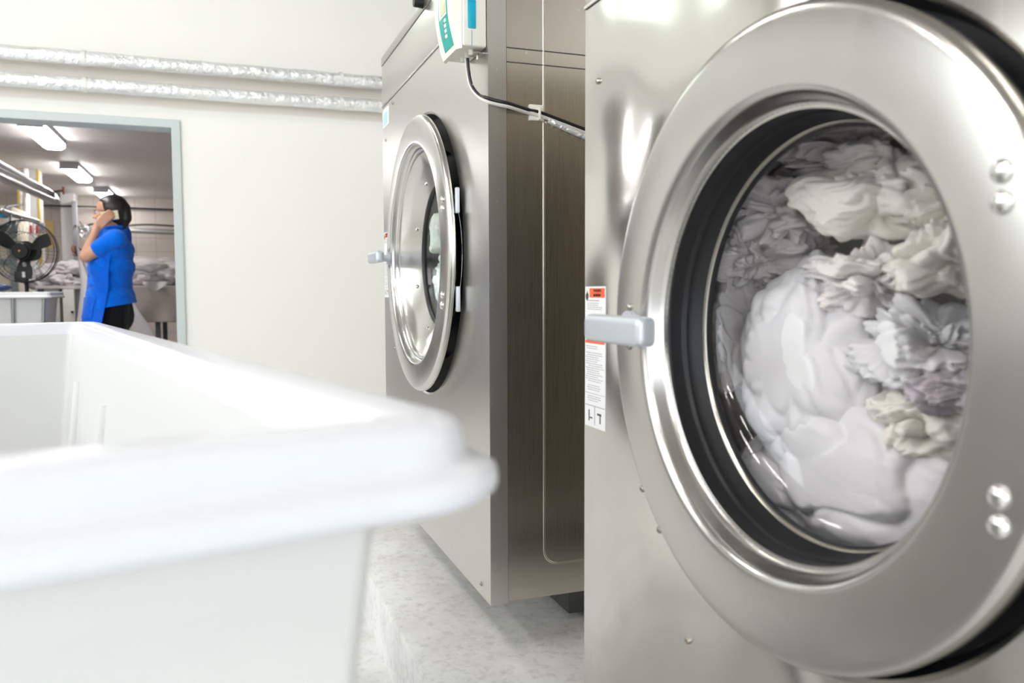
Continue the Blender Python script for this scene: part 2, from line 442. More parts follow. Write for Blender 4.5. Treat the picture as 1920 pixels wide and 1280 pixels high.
# ============================================================ ceiling lights
def ceiling_lamp_back(loc, label):
    t = empty('ceiling_lamp', loc, label, 'lamp', 'lit batten lamps on the back room ceiling')
    link('housing', bx(-0.1, 0.1, -0.55, 0.55, 0.04, 0.08, 0.003), M_LAMPB, t)
    for s in (-1, 1):
        e = link('end_cap', bx(-0.1, 0.1, min(s * 0.55, s * 0.565), max(s * 0.55, s * 0.565), -0.0, 0.08, 0.002), M_LAMPB, t)
    bm = nb(); pr = [(-0.098, 0.04), (-0.09, 0.0), (-0.06, -0.018), (0.06, -0.018), (0.09, 0.0), (0.098, 0.04)]
    A = [bm.verts.new((x, -0.549, z)) for x, z in pr]; B = [bm.verts.new((x, 0.549, z)) for x, z in pr]
    for k in range(5): bm.faces.new((A[k], A[k + 1], B[k + 1], B[k]))
    link('diffuser', bm, M_LAMP, t)
    return t
lx = at(96, 250, 8.0)
zc = BZ - 0.08
labs = ['nearest lit batten lamp on the back room ceiling', 'middle lit batten lamp on the back room ceiling', 'lit batten lamp above the head of the woman on the phone']
LAMPX = []
for (u, v), lb in zip([(81, 259), (144, 329), (199, 369)], labs):
    d = CAMR.T @ np.array([(u - 960) / F, (640 - v) / F, -1.0]); d = d * ((zc - EYE) / d[2])
    ceiling_lamp_back((d[0], d[1], zc), lb)
    LAMPX.append((d[0], d[1]))

ceiling_lamp_back((LAMPX[0][0], 6.35, zc), 'added unseen batten lamp just behind the doorway head, brightening the back room')  # extra lamp hidden by the lintel, added to brighten the back room
ceiling_lamp_back((-3.05, 12.6, zc), 'added unseen batten lamp brightening the far left corner of the back room')  # extra lamp out of view, added to lift the dark left side
def hall_lamp(loc, label):
    t = empty('ceiling_lamp', loc, label, 'lamp', 'twin tube lamps on the machine hall ceiling')
    link('housing', bx(-0.1, 0.1, -0.62, 0.62, 0.03, 0.08, 0.004), M_PLAIN, t)
    for s in (-0.05, 0.05):
        link('lamp_tube', cyl(nb(), (s, -0.6, 0.012), (s, 0.6, 0.012), 0.016, seg=12), M_TUBE, t)
for k, (x, y) in enumerate([(-1.3, 0.0), (-1.0, 3.6), (-3.2, 0.0), (-2.6, 1.7), (-1.3, -2.4), (-3.2, -2.4)]):
    hall_lamp((x, y, ZC - 0.08), ['twin tube ceiling lamp above the big white cart', 'twin tube ceiling lamp in front of the doorway wall', 'twin tube ceiling lamp on the left, nearer the gate', 'twin tube ceiling lamp on the left, nearer the doorway wall', 'twin tube ceiling lamp just inside the gate', 'twin tube ceiling lamp in the far left corner by the gate'][k])
# clerestory of fluted translucent glazing, high in the back wall
M_CLER = mat('translucent_glazing', (0.7, 0.8, 0.74), 0.5, emit=(0.90, 1.0, 0.90), estr=2.2)
for n_, (a, b) in ((4, (-1.6, -0.3)), (5, (-0.1, 1.2))):
    bm = nb(); box(bm, a - .05, b + .05, WY - .03, WY, 2.90, 2.94); box(bm, a - .05, b + .05, WY - .03, WY, 3.30, 3.34); box(bm, a - .05, a, WY - .03, WY, 2.94, 3.30); box(bm, b, b + .05, WY - .03, WY, 2.94, 3.30)
    for x in np.arange(a + .07, b, .07): box(bm, x - .006, x + .006, WY - .028, WY - .012, 2.94, 3.30)
    w_o = structure('window_%d' % n_, bm, M_FRAME, smooth=False)
    link('glazing', bx(a, b, WY - .01, WY - .002, 2.94, 3.30), M_CLER, w_o, smooth=False)
# windows in the left wall band (frames, louvre blades)
for k, (a, b) in enumerate([(-1.5, 0.4), (0.45, 2.35), (2.4, 4.3)]):
    bm = nb(); t = 0.05
    box(bm, XL - .12, XL - .04, a, b, 1.5, 1.5 + t); box(bm, XL - .12, XL - .04, a, b, 3.15 - t, 3.15); box(bm, XL - .12, XL - .04, a, a + t, 1.5 + t, 3.15 - t); box(bm, XL - .12, XL - .04, b - t, b, 1.5 + t, 3.15 - t)
    for z in np.arange(1.7, 3.1, 0.17): box(bm, XL - .11, XL - .05, a + t, b - t, z, z + 0.012)
    structure('window_%d' % (k + 1), bm, M_FRAME, smooth=False)

# ============================================================ washing machines
def screw(parent, p, r=0.0042, name='screw', m=M_SCREW, axis=(-1, 0, 0), h=0.003):
    ax = Vector(axis); p = Vector(p)
    bm = nb(); cyl(bm, p, p + ax * h * 0.5, r, r, 16); ball(bm, p + ax * h * 0.5, r * 0.95, sc=(0.55 if axis[0] else 1, 0.55 if axis[1] else 1, 1), u=16, v=10)
    if r < 0.0065: cyl(bm, p + ax * h * 0.5, p + ax * (h * 0.5 + r * 0.62), r * 0.32, r * 0.32, 6)
    return link(name, bm, m, parent)
def handle(parent, y, z, xs):
    """cast bar lever on a short stem; y is the stem"""
    h = link('door_handle', box(nb(), 0.405, 0.428, y - 0.134, y, z - 0.0158, z + 0.0158, 0.009, 5), M_CAST, parent)
    h['label'] = 'pale cast metal lever handle'
    link('handle_stem', cyl(cyl(nb(), (0.425, y - 0.010, z), (xs - 0.004, y - 0.008, z), 0.010, 0.010, 24), (xs - 0.006, y - 0.008, z), (xs, y - 0.008, z), 0.019, 0.019, 24), M_CAST, h)
    for s in (-1, 1): screw(h, (xs, y - 0.004, z + s * 0.0235), 0.0042)
    return h
def machine(origin, y0, y1, zb, zs, zt, cy, cz, rh, msteel, label, depth=1.15, near_side=True):
    t = empty('washing_machine', origin, label, 'washing machine')
    A = 0.5
    fl = 0.037
    # front panel with the round door hole and folded edges
    bm = nb(); inn, out = plate_with_hole(bm, A, y0, y1, zb, zs, cy, cz, rh + 0.006)
    n = len(inn)
    l1 = [bm.verts.new((A + 0.003, cy + (v.co.y - cy) * (rh + 0.001) / (rh + 0.006), cz + (v.co.z - cz) * (rh + 0.001) / (rh + 0.006))) for v in inn]
    l2 = [bm.verts.new((A + 0.02, v.co.y, v.co.z)) for v in l1]
    for a, b in ((inn, l1), (l1, l2)):
        for k in range(n): bm.faces.new((a[k], a[(k + 1) % n], b[(k + 1) % n], b[k]))
    o2 = [bm.verts.new((A + fl, v.co.y, v.co.z)) for v in out]
    for k in range(n): bm.faces.new((out[k], out[(k + 1) % n], o2[(k + 1) % n], o2[k]))
    fp = link('front_panel', bm, msteel, t, ang=25)
    link('seam_trim', bx(A - 0.003, A + 0.01, y0, y1, zs + 0.0005, zs + 0.0055, 0.001), M_CHROME, fp)
    link('upper_panel', bx(A, A + fl, y0, y1, zs + 0.006, zt - 0.027, 0.001), msteel, t)
    link('top_trim', bx(A - 0.002, A + fl, y0 - 0.001, y1 + 0.001, zt - 0.0255, zt, 0.002), M_FLANGE, t)
    # cabinet body behind, with embossed side panel
    bm = nb(); box(bm, A + fl + 0.0022, A + depth, y0 + 0.011, y1 - 0.011, zb + 0.004, zt)
    # open the front of the body so that the drum can be seen
    for f in [f for f in bm.faces if f.normal.x < -0.9 or sum(v.co.x for v in f.verts) / len(f.verts) < A + fl + 0.006]: bm.faces.remove(f)
    link('cabinet_body', bm, M_SIDE, t, smooth=False)
    link('edge_gap', bx(A + fl, A + fl + 0.006, y0 + 0.012, y1 - 0.012, zb + 0.004, zb + 0.012), M_BLACK, t)
    link('corner_gap_shade', bx(A + fl, A + fl + 0.0036, y0 + 0.0086, y0 + 0.0108, zb + 0.006, zt - 0.03), M_BLACK, t); link('corner_gap_shade', bx(A + fl, A + fl + 0.0036, y1 - 0.0108, y1 - 0.0086, zb + 0.006, zt - 0.03), M_BLACK, t)  # black strips put in as colour for the shade in the corner gap
    # base frame and feet
    bf = link('base_frame', bx(A + 0.24, A + depth - 0.1, y0 + 0.16, y1 - 0.12, 0.16, zb + 0.01, 0.004), M_DARKST, t)
    for x in (A + 0.45, A + depth - 0.18):
        for y in (y0 + 0.18, y1 - 0.18):
            link('levelling_foot', cyl(cyl(nb(), (x, y, 0.147), (x, y, 0.16), 0.035, 0.03), (x, y, 0.15), (x, y, 0.195), 0.012), M_SCREW, bf)
    # dark recess behind the door ring
    link('door_recess', lathe(nb(), [(A + 0.012, rh + 0.003), (A + 0.028, rh - 0.008), (A + 0.03, rh - 0.06), (A + 0.045, rh - 0.085)], cy, cz), M_BLACK, t)
    return t

# --- machine A (near)
YA, ZA = 0.624, EYE - 0.0455
mA = machine((0, 0, 0), 0.174, 1.075, EYE - 0.629, EYE + 0.392, EYE + 0.56, YA, ZA, 0.2955, M_STEELA,
             'nearest stainless washing machine with a big round door full of crumpled white laundry')
dr = link('door', lathe(nb(), [(.500, .284), (.488, .2895), (.478, .2912), (.471, .2905), (.4672, .288), (.4655, .284), (.465, .279), (.465, .226), (.4655, .2225), (.4672, .2195), (.470, .2170), (.474, .2155), (.484, .2128), (.489, .2108), (.4915, .2085), (.4915, .205)], YA, ZA, 192), M_RING, mA, ang=50)
dr['label'] = 'round satin steel door ring'
g = link('door_gasket', lathe(nb(), [(.4905, .2095), (.493, .2070), (.497, .2062), (.509, .2060), (.5125, .2045), (.5135, .2030), (.516, .2030), (.5165, .2045), (.519, .2045), (.524, .2015), (.532, .1985), (.5355, .1960), (.537, .1925), (.542, .1925)], YA, ZA, 160), M_RUBBER, dr, ang=60)
link('glass_trim', lathe(nb(), [(.5332, .1975), (.5338, .1965), (.5348, .1955), (.5362, .1945)], YA, ZA, 160), M_SCREW, dr)
link('glass_bowl', lathe(nb(), [(.538, .1945), (.546, .193), (.554, .189), (.562, .180), (.569, .165), (.575, .142), (.579, .11), (.582, .075), (.5835, .035), (.584, 0)], YA, ZA, 160), M_GLASS, dr, ang=180)
for p in [(.3825, .0729), (.3818, .0536), (.3773, -.1327), (.3766, -.1518)]:
    screw(dr, (0.4652, p[0], EYE + p[1]), 0.0082, 'stud', M_CHROME, h=0.002)
handle(dr, 0.877, EYE - 0.0445, 0.465)
link('tub_front', lathe(nb(), [(.541, .195), (.548, .200), (.552, .21), (.556, .23), (.560, .27), (.575, .29)], YA, ZA), M_BLACK, mA)
drumA = link('drum', lathe(nb(), [(.575, .289), (.60, .292), (1.15, .292), (1.16, .28), (1.165, 0)], YA, ZA, 96), M_RING, mA)
link('hinge', bx(.478, .492, YA - .2925, YA - .286, ZA - .125, ZA - .08, .003), M_CAST, dr)
link('hinge', bx(.478, .492, YA - .2925, YA - .286, ZA + .09, ZA + .135, .003), M_CAST, dr)
for y, z in [(1.0328, .2848), (.9017, -.251), (.8588, -.2917), (.7933, -.4024), (.30, .33), (.26, -.42)]:
    screw(mA, (0.5, y, EYE + z), 0.0042)

# --- machine B (behind)
YBc, ZBc = 2.040, EYE + 0.0877
mB = machine((0, 0, 0), 1.515, 2.565, EYE - 0.629, EYE + 0.5627, EYE + 0.716, YBc, ZBc, 0.347, M_STEEL,
             'second stainless washing machine with a hollow dished door, standing beyond the nearest one')
YD = 2.026
db = link('door', lathe(nb(), [(.484, .300), (.484, .337), (.4825, .3405), (.480, .342), (.476, .342), (.472, .3402), (.469, .336), (.4675, .330), (.4655, .280), (.4653, .2755), (.466, .2725), (.468, .2708), (.472, .270), (.481, .2675), (.484, .2640), (.4845, .2600), (.4865, .2585), (.4895, .2572), (.4905, .2535), (.492, .2515), (.496, .2495), (.512, .222), (.526, .197), (.533, .1835), (.5345, .180)], YD, ZBc, 192), M_RINGB, mB, ang=40)
db['label'] = 'deep dished polished steel door'
link('glass_gasket', lathe(nb(), [(.5335, .1815), (.536, .1785), (.540, .1755), (.544, .1755)], YD, ZBc), M_RUBBER, db)
link('glass_pane', lathe(nb(), [(.541, .178), (.544, .12), (.5455, .06), (.546, 0)], YD, ZBc), M_GLASSB, db, ang=180)
for y, z in [(1.7333, .1956), (1.734, .1761), (1.7404, -.0111), (1.7456, -.0334)]:
    screw(db, (0.4668, y, EYE + z), 0.0088, 'stud', M_CHROME, h=0.002)
for k in range(8):
    a = PI / 8 + k * PI / 4
    screw(db, (0.524, YD + .2035 * math.cos(a), ZBc + .2035 * math.sin(a)), 0.0055, 'clamp_screw', M_CHROME, h=0.006)
handle(db, 2.325, EYE + 0.0905, 0.4665)
for z in (.188, -.022):
    link('hinge', bx(.4835, .4925, YD - .339, YD - .328, EYE + z - .025, EYE + z + .03, .003), M_CAST, db)
link('tub_front', lathe(nb(), [(.545, .176), (.549, .19), (.56, .25), (.60, .33)], YD, ZBc), M_BLACK, mB)
link('drum', lathe(nb(), [(.60, .335), (1.15, .335), (1.16, .32), (1.165, 0)], YD, ZBc, 96), M_RING, mB)
for y, z in [(2.511, .4565), (2.4013, .5455), (2.4147, -.1723), (2.4352, -.1237), (1.575, -.6043)]:
    screw(mB, (0.5, y, EYE + z), 0.0045)
# side panel of B with its pressed groove
bm = nb(); ysp = 1.5245
box(bm, .5398, 1.648, ysp, ysp + 0.006, EYE - .6285, EYE + .70)
sp = link('side_panel', bm, M_SIDE, mB, smooth=False)
gx0, gz0, gx1, gz1 = .6185, EYE - .562, 1.56, EYE + .66
loop = []
for (cx_, cz_, a0) in [(gx0 + .03, gz0 + .03, PI), (gx1 - .03, gz0 + .03, 1.5 * PI), (gx1 - .03, gz1 - .03, 0), (gx0 + .03, gz1 - .03, .5 * PI)]:
    for k in range(7):
        a = a0 + k / 6 * PI / 2; loop.append((cx_ + .03 * math.cos(a), ysp + .0012, cz_ + .03 * math.sin(a)))
link('pressed_bead', tube(nb(), loop, 0.0028, seg=10, smooth=0, closed=True), M_SIDE, sp)
for z in (.4687, .4415):
    link('fold_line', tube(nb(), [(.5400, ysp - .0003, EYE + z), (.7, ysp - .0003, EYE + z), (1.648, ysp - .0003, EYE + z)], 0.0013, seg=8, smooth=0), M_CHROME, sp)
# stickers and labels
def warning_label(parent, y0, y1, z0, z1):
    """y1 far (left) edge, y0 near (right) edge"""
    x = 0.4994; w = y1 - y0; h = z1 - z0
    la = link('warning_label', box(nb(), x, 0.5002, y0, y1, z0, z1), M_WHITE, parent, smooth=False)
    la['label'] = 'tall white warning label with orange headings'
    e = 0.0002
    def bar(a0, a1, b0, b1, m, name): return link(name, box(nb(), x - e, x, y1 - w * a1, y1 - w * a0, z1 - h * b1, z1 - h * b0), m, la, smooth=False)
    bar(.22, .97, .012, .078, M_ORANGE, 'orange_heading'); bar(.02, .97, .382, .402, M_ORANGE, 'orange_heading')
    text('lettering', 'WARNING', h * .030, M_INK, (x - 2 * e, y1 - w * .62, z1 - h * .03), la, sx=.9)
    text('lettering', 'AVERTISSEMENT', h * .026, M_INK, (x - 2 * e, y1 - w * .60, z1 - h * .062), la, sx=.62)
    # flame symbol
    bm = nb(); pts = [(0.5, 0), (0.62, .25), (0.95, .45), (.9, .8), (.65, 1), (.35, 1), (.1, .8), (.05, .5), (.38, .3)]
    vs = [bm.verts.new((x - e, y1 - w * (.02 + .17 * a), z1 - h * (.022 + .075 * b))) for a, b in pts]; bm.faces.new(vs)
    link('flame_symbol', bm, M_INK, la, smooth=False)
    rr = random.Random(4); bm = nb()
    rows = [(.095, 1.6)] + [(.115 + .014 * k, 1) for k in range(4)] + [(.42 + .0155 * k, 1) for k in range(26)]
    for b, th in rows:
        a0 = rr.choice([.05, .08, .12, .16]); a1 = rr.uniform(.6, .95)
        if rr.random() < .12: continue
        a = a0
        while a < a1:
            wd = rr.uniform(.04, .13); box(bm, x - e, x, y1 - w * min(a + wd, a1), y1 - w * a, z1 - h * (b + .0055 * th), z1 - h * b); a += wd + .025
    link('small_print', bm, M_GREYINK, la, smooth=False)['kind'] = 'stuff'
    bar(.02, .98, .845, .848, M_INK, 'rule_line'); bar(.49, .505, .85, .98, M_INK, 'rule_line'); bar(.02, .98, .758, .760, M_INK, 'rule_line')
    bar(.19, .24, .88, .96, M_INK, 'pictogram'); bar(.26, .38, .93, .94, M_INK, 'pictogram'); bar(.62, .82, .89, .905, M_INK, 'pictogram'); bar(.74, .79, .90, .96, M_INK, 'pictogram')
    return la
warning_label(mA, 1.0075, 1.0725, EYE - .1955, EYE + .0042)
warning_label(mB, 2.497, 2.560, EYE - .022, EYE + .178)
bm = nb(); box(bm, .4993, .5002, 2.465, 2.555, EYE + .498, EYE + .553)
s_ = link('sticker', bm, M_WHITE, mB, smooth=False)
link('blue_print', bx(.4991, .4993, 2.485, 2.54, EYE + .503, EYE + .54), M_SKY, s_, smooth=False)
# knob high on the upper panel of B
kb = cyl(nb(), (.5, 2.02, EYE + .708), (.475, 2.02, EYE + .708), .014, .012)
link('control_knob', kb, M_RUBBER, mB)

# ============================================================ control box and cable on machine B
cb = empty('control_box', (.5, 1.58, EYE + .451), 'small cream electronic box with teal keypad mounted at the upper edge of the far machine', 'control box')
def cbl(name, bm, m, parent=cb, **k):
    bmesh.ops.translate(bm, vec=(-.5, -1.58, -EYE - .46), verts=bm.verts); return link(name, bm, m, parent, **k)
hs = cbl('housing', bx(.452, .4995, 1.521, 1.640, EYE + .472, EYE + .64, .005, 3), M_CREAM)
# bowed front bezel
bm = nb(); n = 10; A_ = []; B_ = []; C_ = []; D_ = []
for k in range(n + 1):
    tt = k / n; z = EYE + .468 + .176 * tt; xb = .4515; xf = .443 - .016 * math.sin(PI * min(1, max(0, tt)))
    A_.append(bm.verts.new((xb, 1.524, z))); B_.append(bm.verts.new((xf, 1.532, z))); C_.append(bm.verts.new((xf, 1.634, z))); D_.append(bm.verts.new((xb, 1.640, z)))
for k in range(n):
    for a, b in ((A_, B_), (B_, C_), (C_, D_), (D_, A_)): bm.faces.new((a[k], b[k], b[k + 1], a[k + 1]))
bm.faces.new((A_[0], B_[0], C_[0], D_[0])); bm.faces.new((A_[n], B_[n], C_[n], D_[n]))
bmesh.ops.bevel(bm, geom=[e for e in bm.edges if abs(e.calc_length() - .176 / n) < .004 and e.verts[0].co.x < .45], offset=.004, segments=3, affect='EDGES')
bz = cbl('bezel', bm, M_CREAM, ang=40)
def fx(z):
    tt = (z - EYE - .468) / .176; return .443 - .016 * math.sin(PI * min(1, max(0, tt)))
def frontpatch(y0, y1, z0, z1, off, th=.001):
    bm = nb(); n = 12; a = []; b = []
    for k in range(n + 1):
        z = z0 + (z1 - z0) * k / n; a.append(bm.verts.new((fx(z) - off, y0, z))); b.append(bm.verts.new((fx(z) - off, y1, z)))
    for k in range(n): bm.faces.new((a[k], b[k], b[k + 1], a[k + 1]))
    r = bmesh.ops.extrude_face_region(bm, geom=list(bm.faces)); bmesh.ops.translate(bm, vec=(th, 0, 0), verts=[v for v in r['geom'] if isinstance(v, bmesh.types.BMVert)])
    return bm
cbl('keypad', frontpatch(1.542, 1.602, EYE + .478, EYE + .632, .0012), M_TEAL)
cbl('display_surround', frontpatch(1.546, 1.594, EYE + .535, EYE + .578, .002), M_CREAM)
cbl('display', frontpatch(1.549, 1.582, EYE + .54, EYE + .573, .0026), M_LCD)
for k in range(4):
    z = EYE + .497 + .009 * k; y = 1.562 - .003 * k
    cbl('key_button', frontpatch(y, y + .012, z, z + .006, .0022), M_WHITE)
    cbl('key_button', frontpatch(y + .015, y + .020, z + .001, z + .005, .0022), M_GREYB)
bm = nb(); box(bm, .462, .478, 1.5195, 1.522, EYE + .502, EYE + .560, .0015)
for v in bm.verts:
    if v.co.z < EYE + .505: v.co.z += abs(v.co.x - .470) * .5
tb = cbl('cyan_tab', bm, M_CYAN)
cbl('tab_line', bx(.462, .478, 1.5192, 1.5196, EYE + .5545, EYE + .5555), M_TEALS, tb)
cbl('housing_seam', bx(.4694, .4702, 1.5205, 1.5215, EYE + .474, EYE + .502), M_TEALS)
for y in (1.545, 1.57, 1.6): cbl('cable_gland', cyl(nb(), (.475, y, EYE + .473), (.475, y, EYE + .463), .006, .005), M_CREAM)
bm = nb(); box(bm, .478, .4995, 1.53, 1.56, EYE + .463, EYE + .465); cyl(bm, (.487, 1.54, EYE + .463), (.487, 1.54, EYE + .453), .0025)
cbl('mounting_bracket', bm, M_SCREW)
ctr = [(.475, 1.57, EYE + .468), (.478, 1.57, EYE + .43), (.482, 1.562, EYE + .40), (.490, 1.54, EYE + .377), (.498, 1.518, EYE + .368), (.515, 1.510, EYE + .362), (.54, 1.5075, EYE + .358), (.585, 1.5205, EYE + .352), (.61, 1.5195, EYE + .348), (.66, 1.5185, EYE + .334), (.73, 1.5185, EYE + .315), (.95, 1.5185, EYE + .26)]
bc = link('black_cable', tube(nb(), ctr, .0032, seg=12), M_BLKCAB); tag(bc, 'black cable looping down from the small cream box along the far machine', 'cable')
wc = link('white_cable', tube(nb(), [Vector(p) + Vector((-.002 if p[0] < .5 else 0, .0035 if i < 4 else -.001, -.0072 if i > 3 else -.001)) for i, p in enumerate(ctr)], .0034, seg=12), M_WHTCAB); tag(wc, 'white cable running just under the black one', 'cable')
gr = link('conduit', tube(nb(), [(.626, 1.5185, EYE + .334), (.66, 1.5165, EYE + .3205), (.73, 1.5165, EYE + .299), (.95, 1.5165, EYE + .241)], .0052, seg=14), M_FOIL); tag(gr, 'grey braided conduit under the two cables at the side of the far machine', 'conduit')
cp = link('cable_clip', bx(.587, .617, 1.5195, 1.5245, EYE + .332, EYE + .363, .0015), M_CREAM); tag(cp, 'square cream adhesive clip holding the cables on the side panel', 'cable clip')
link('tie_strap', bx(.6045, .6085, 1.5125, 1.520, EYE + .333, EYE + .356, .001), M_CREAM, cp)
link('cable_ring', lathe(nb(), [(0, .0038), (.003, .0038)], 0, 0, 12), M_WHTCAB, bc).location = (.482, 1.562, EYE + .40)

# ============================================================ laundry in machine A
G = 'laundry packed behind the near door'
XD = .588
def onX(u, v, x):
    d = CAMR.T @ np.array([(u - 960) / F, (640 - v) / F, -1.0]); d = d * (x / d[0]); return Vector((d[0], d[1], d[2] + EYE))
def lump(name, u, v, hu, hv, seed, m, label, x=.0, dx=.09, s=1.0, **k):
    """a bundle pressed to the glass: centre and half size as seen in the opening"""
    c = onX(u, v, XD + x + .02); a = onX(u - hu, v, XD + x + .02); b = onX(u + hu, v, XD + x + .02)
    t_ = onX(u, v - hv, XD + x + .02)
    sy = abs(a.y - b.y) / 2 * s; sz = abs(t_.z - c.z) * s
    o = crumple(name, (XD + x + dx * .8, (a.y + b.y) / 2, c.z), (dx, sy, sz), seed, m, xmin=XD + x, **k)
    return tag(o, label, 'laundry', G)
T_ = 'crumpled_towel'
lump(T_, 1585, 365, 118, 105, 11, M_TOWEL, 'creamy bundled towel, topmost and largest round bundle behind the near glass', x=-.003, fold=.30, freq=1.5)
lump(T_, 1420, 400, 80, 80, 23, M_TOWEL2, 'greyish pink twisted towel at the upper left behind the near glass', fold=.42, freq=2.0, x=.006)
lump(T_, 1375, 480, 75, 85, 29, M_TOWEL2, 'dim folded towel at the left, above the smooth sheet', fold=.42, freq=2.0, x=.010)
lump(T_, 1575, 520, 120, 92, 35, M_TOWEL2, 'tightly pleated pinkish towel in the middle of the near glass', fold=.5, freq=2.3, x=-.004)
lump(T_, 1725, 475, 92, 105, 47, M_TOWEL, 'cream bundled towel at the right edge of the near glass, level with the pleated one', fold=.32, x=.0)
lump(T_, 1685, 650, 118, 110, 59, M_SHEET, 'soft folded white towel at the right of the near glass, beside the smooth sheet', fold=.5, freq=2.1, x=-.006)
lump('striped_towel', 1750, 735, 62, 60, 71, M_STRIPE, 'towel with a mauve stripe at the lower right behind the near glass', fold=.3, x=-.004)
lump(T_, 1690, 800, 110, 95, 83, M_TOWEL, 'loosely folded cream towel at the lower right behind the near glass', fold=.42, x=.002)
lump(T_, 1560, 285, 150, 62, 95, M_TOWEL2, 'shaded grey towel squeezed at the very top of the drum', fold=.45, x=.022)
lump(T_, 1350, 640, 70, 190, 107, M_TOWEL2, 'dim pinkish towel at the far left behind the near glass', fold=.42, x=.016)
lump(T_, 1750, 365, 80, 85, 119, M_TOWEL, 'small cream towel at the upper right behind the near glass', fold=.4, x=.014)
lump('bed_sheet', 1490, 700, 135, 235, 131, M_SHEET, 'large smooth white sheet filling the lower left of the near glass', fold=.10, freq=2.0, lump=.08, fine=.55, x=-.008)
lump('bed_sheet', 1600, 900, 215, 170, 143, M_SHEET, 'smooth white sheet sweeping across the bottom of the near glass', fold=.13, freq=1.5, lump=.10, fine=.4, x=-.004)
lump('bed_sheet', 1440, 930, 110, 120, 149, M_SHEET, 'bluish white sheet corner at the lower left, against the black gasket', fold=.2, freq=1.4, x=.006)
o_ = crumple(T_, (.83, .66, ZA), (.16, .25, .25), 155, M_TOWEL2, fold=.3); tag(o_, 'grey white towels filling the depth of the drum behind the others', 'laundry', G)
for k, (y, z, s, m_, lb) in enumerate([(2.16, .08, .10, M_TOWEL, 'white towel bundle behind the small glass of the far machine, upper one'), (2.13, -.04, .12, M_SHEET, 'white sheet bundle behind the small glass of the far machine, lower one')]):
    tag(crumple('crumpled_towel', (.64, y, ZBc + z - .02), (.11, s * 1.1, .11), 200 + k, m_, fold=.35, xmin=.551), lb, 'laundry', 'laundry behind the far door')

# ============================================================ foil pipes on the wall
for k, (z, yy) in enumerate([(EYE + 1.372, 5.49), (EYE + 1.222, 5.50)]):
    t = empty('insulated_pipe', (-4.3, yy, z), ['upper foil wrapped pipe running along the white wall', 'lower foil wrapped pipe running along the white wall above the doorway'][k], 'pipe', 'foil wrapped pipes on the wall')
    rnd = random.Random(k)
    bm = nb(); tube(bm, [(x, 0, 0) for x in np.linspace(0, 6.9, 140)], 0.042, seg=28, smooth=0)
    for v in bm.verts:
        q = v.co; nrm = Vector((0, q.y, q.z)).normalized()
        v.co += nrm * (noise.noise(Vector((q.x * 6, q.y * 30, q.z * 30 + k * 9))) * .0045)
    link('foil_sleeve', bm, M_FOIL, t, ang=180)
    for x in (0.9, 2.3, 3.6, 5.1, 6.3):
        bm = lathe(nb(), [(x - .012, .046), (x + .012, .046)], 0, 0, 24); cyl(bm, (x, 0, 0), (x, WY - yy, 0), .008)
        link('pipe_clamp', bm, M_PLAIN, t)

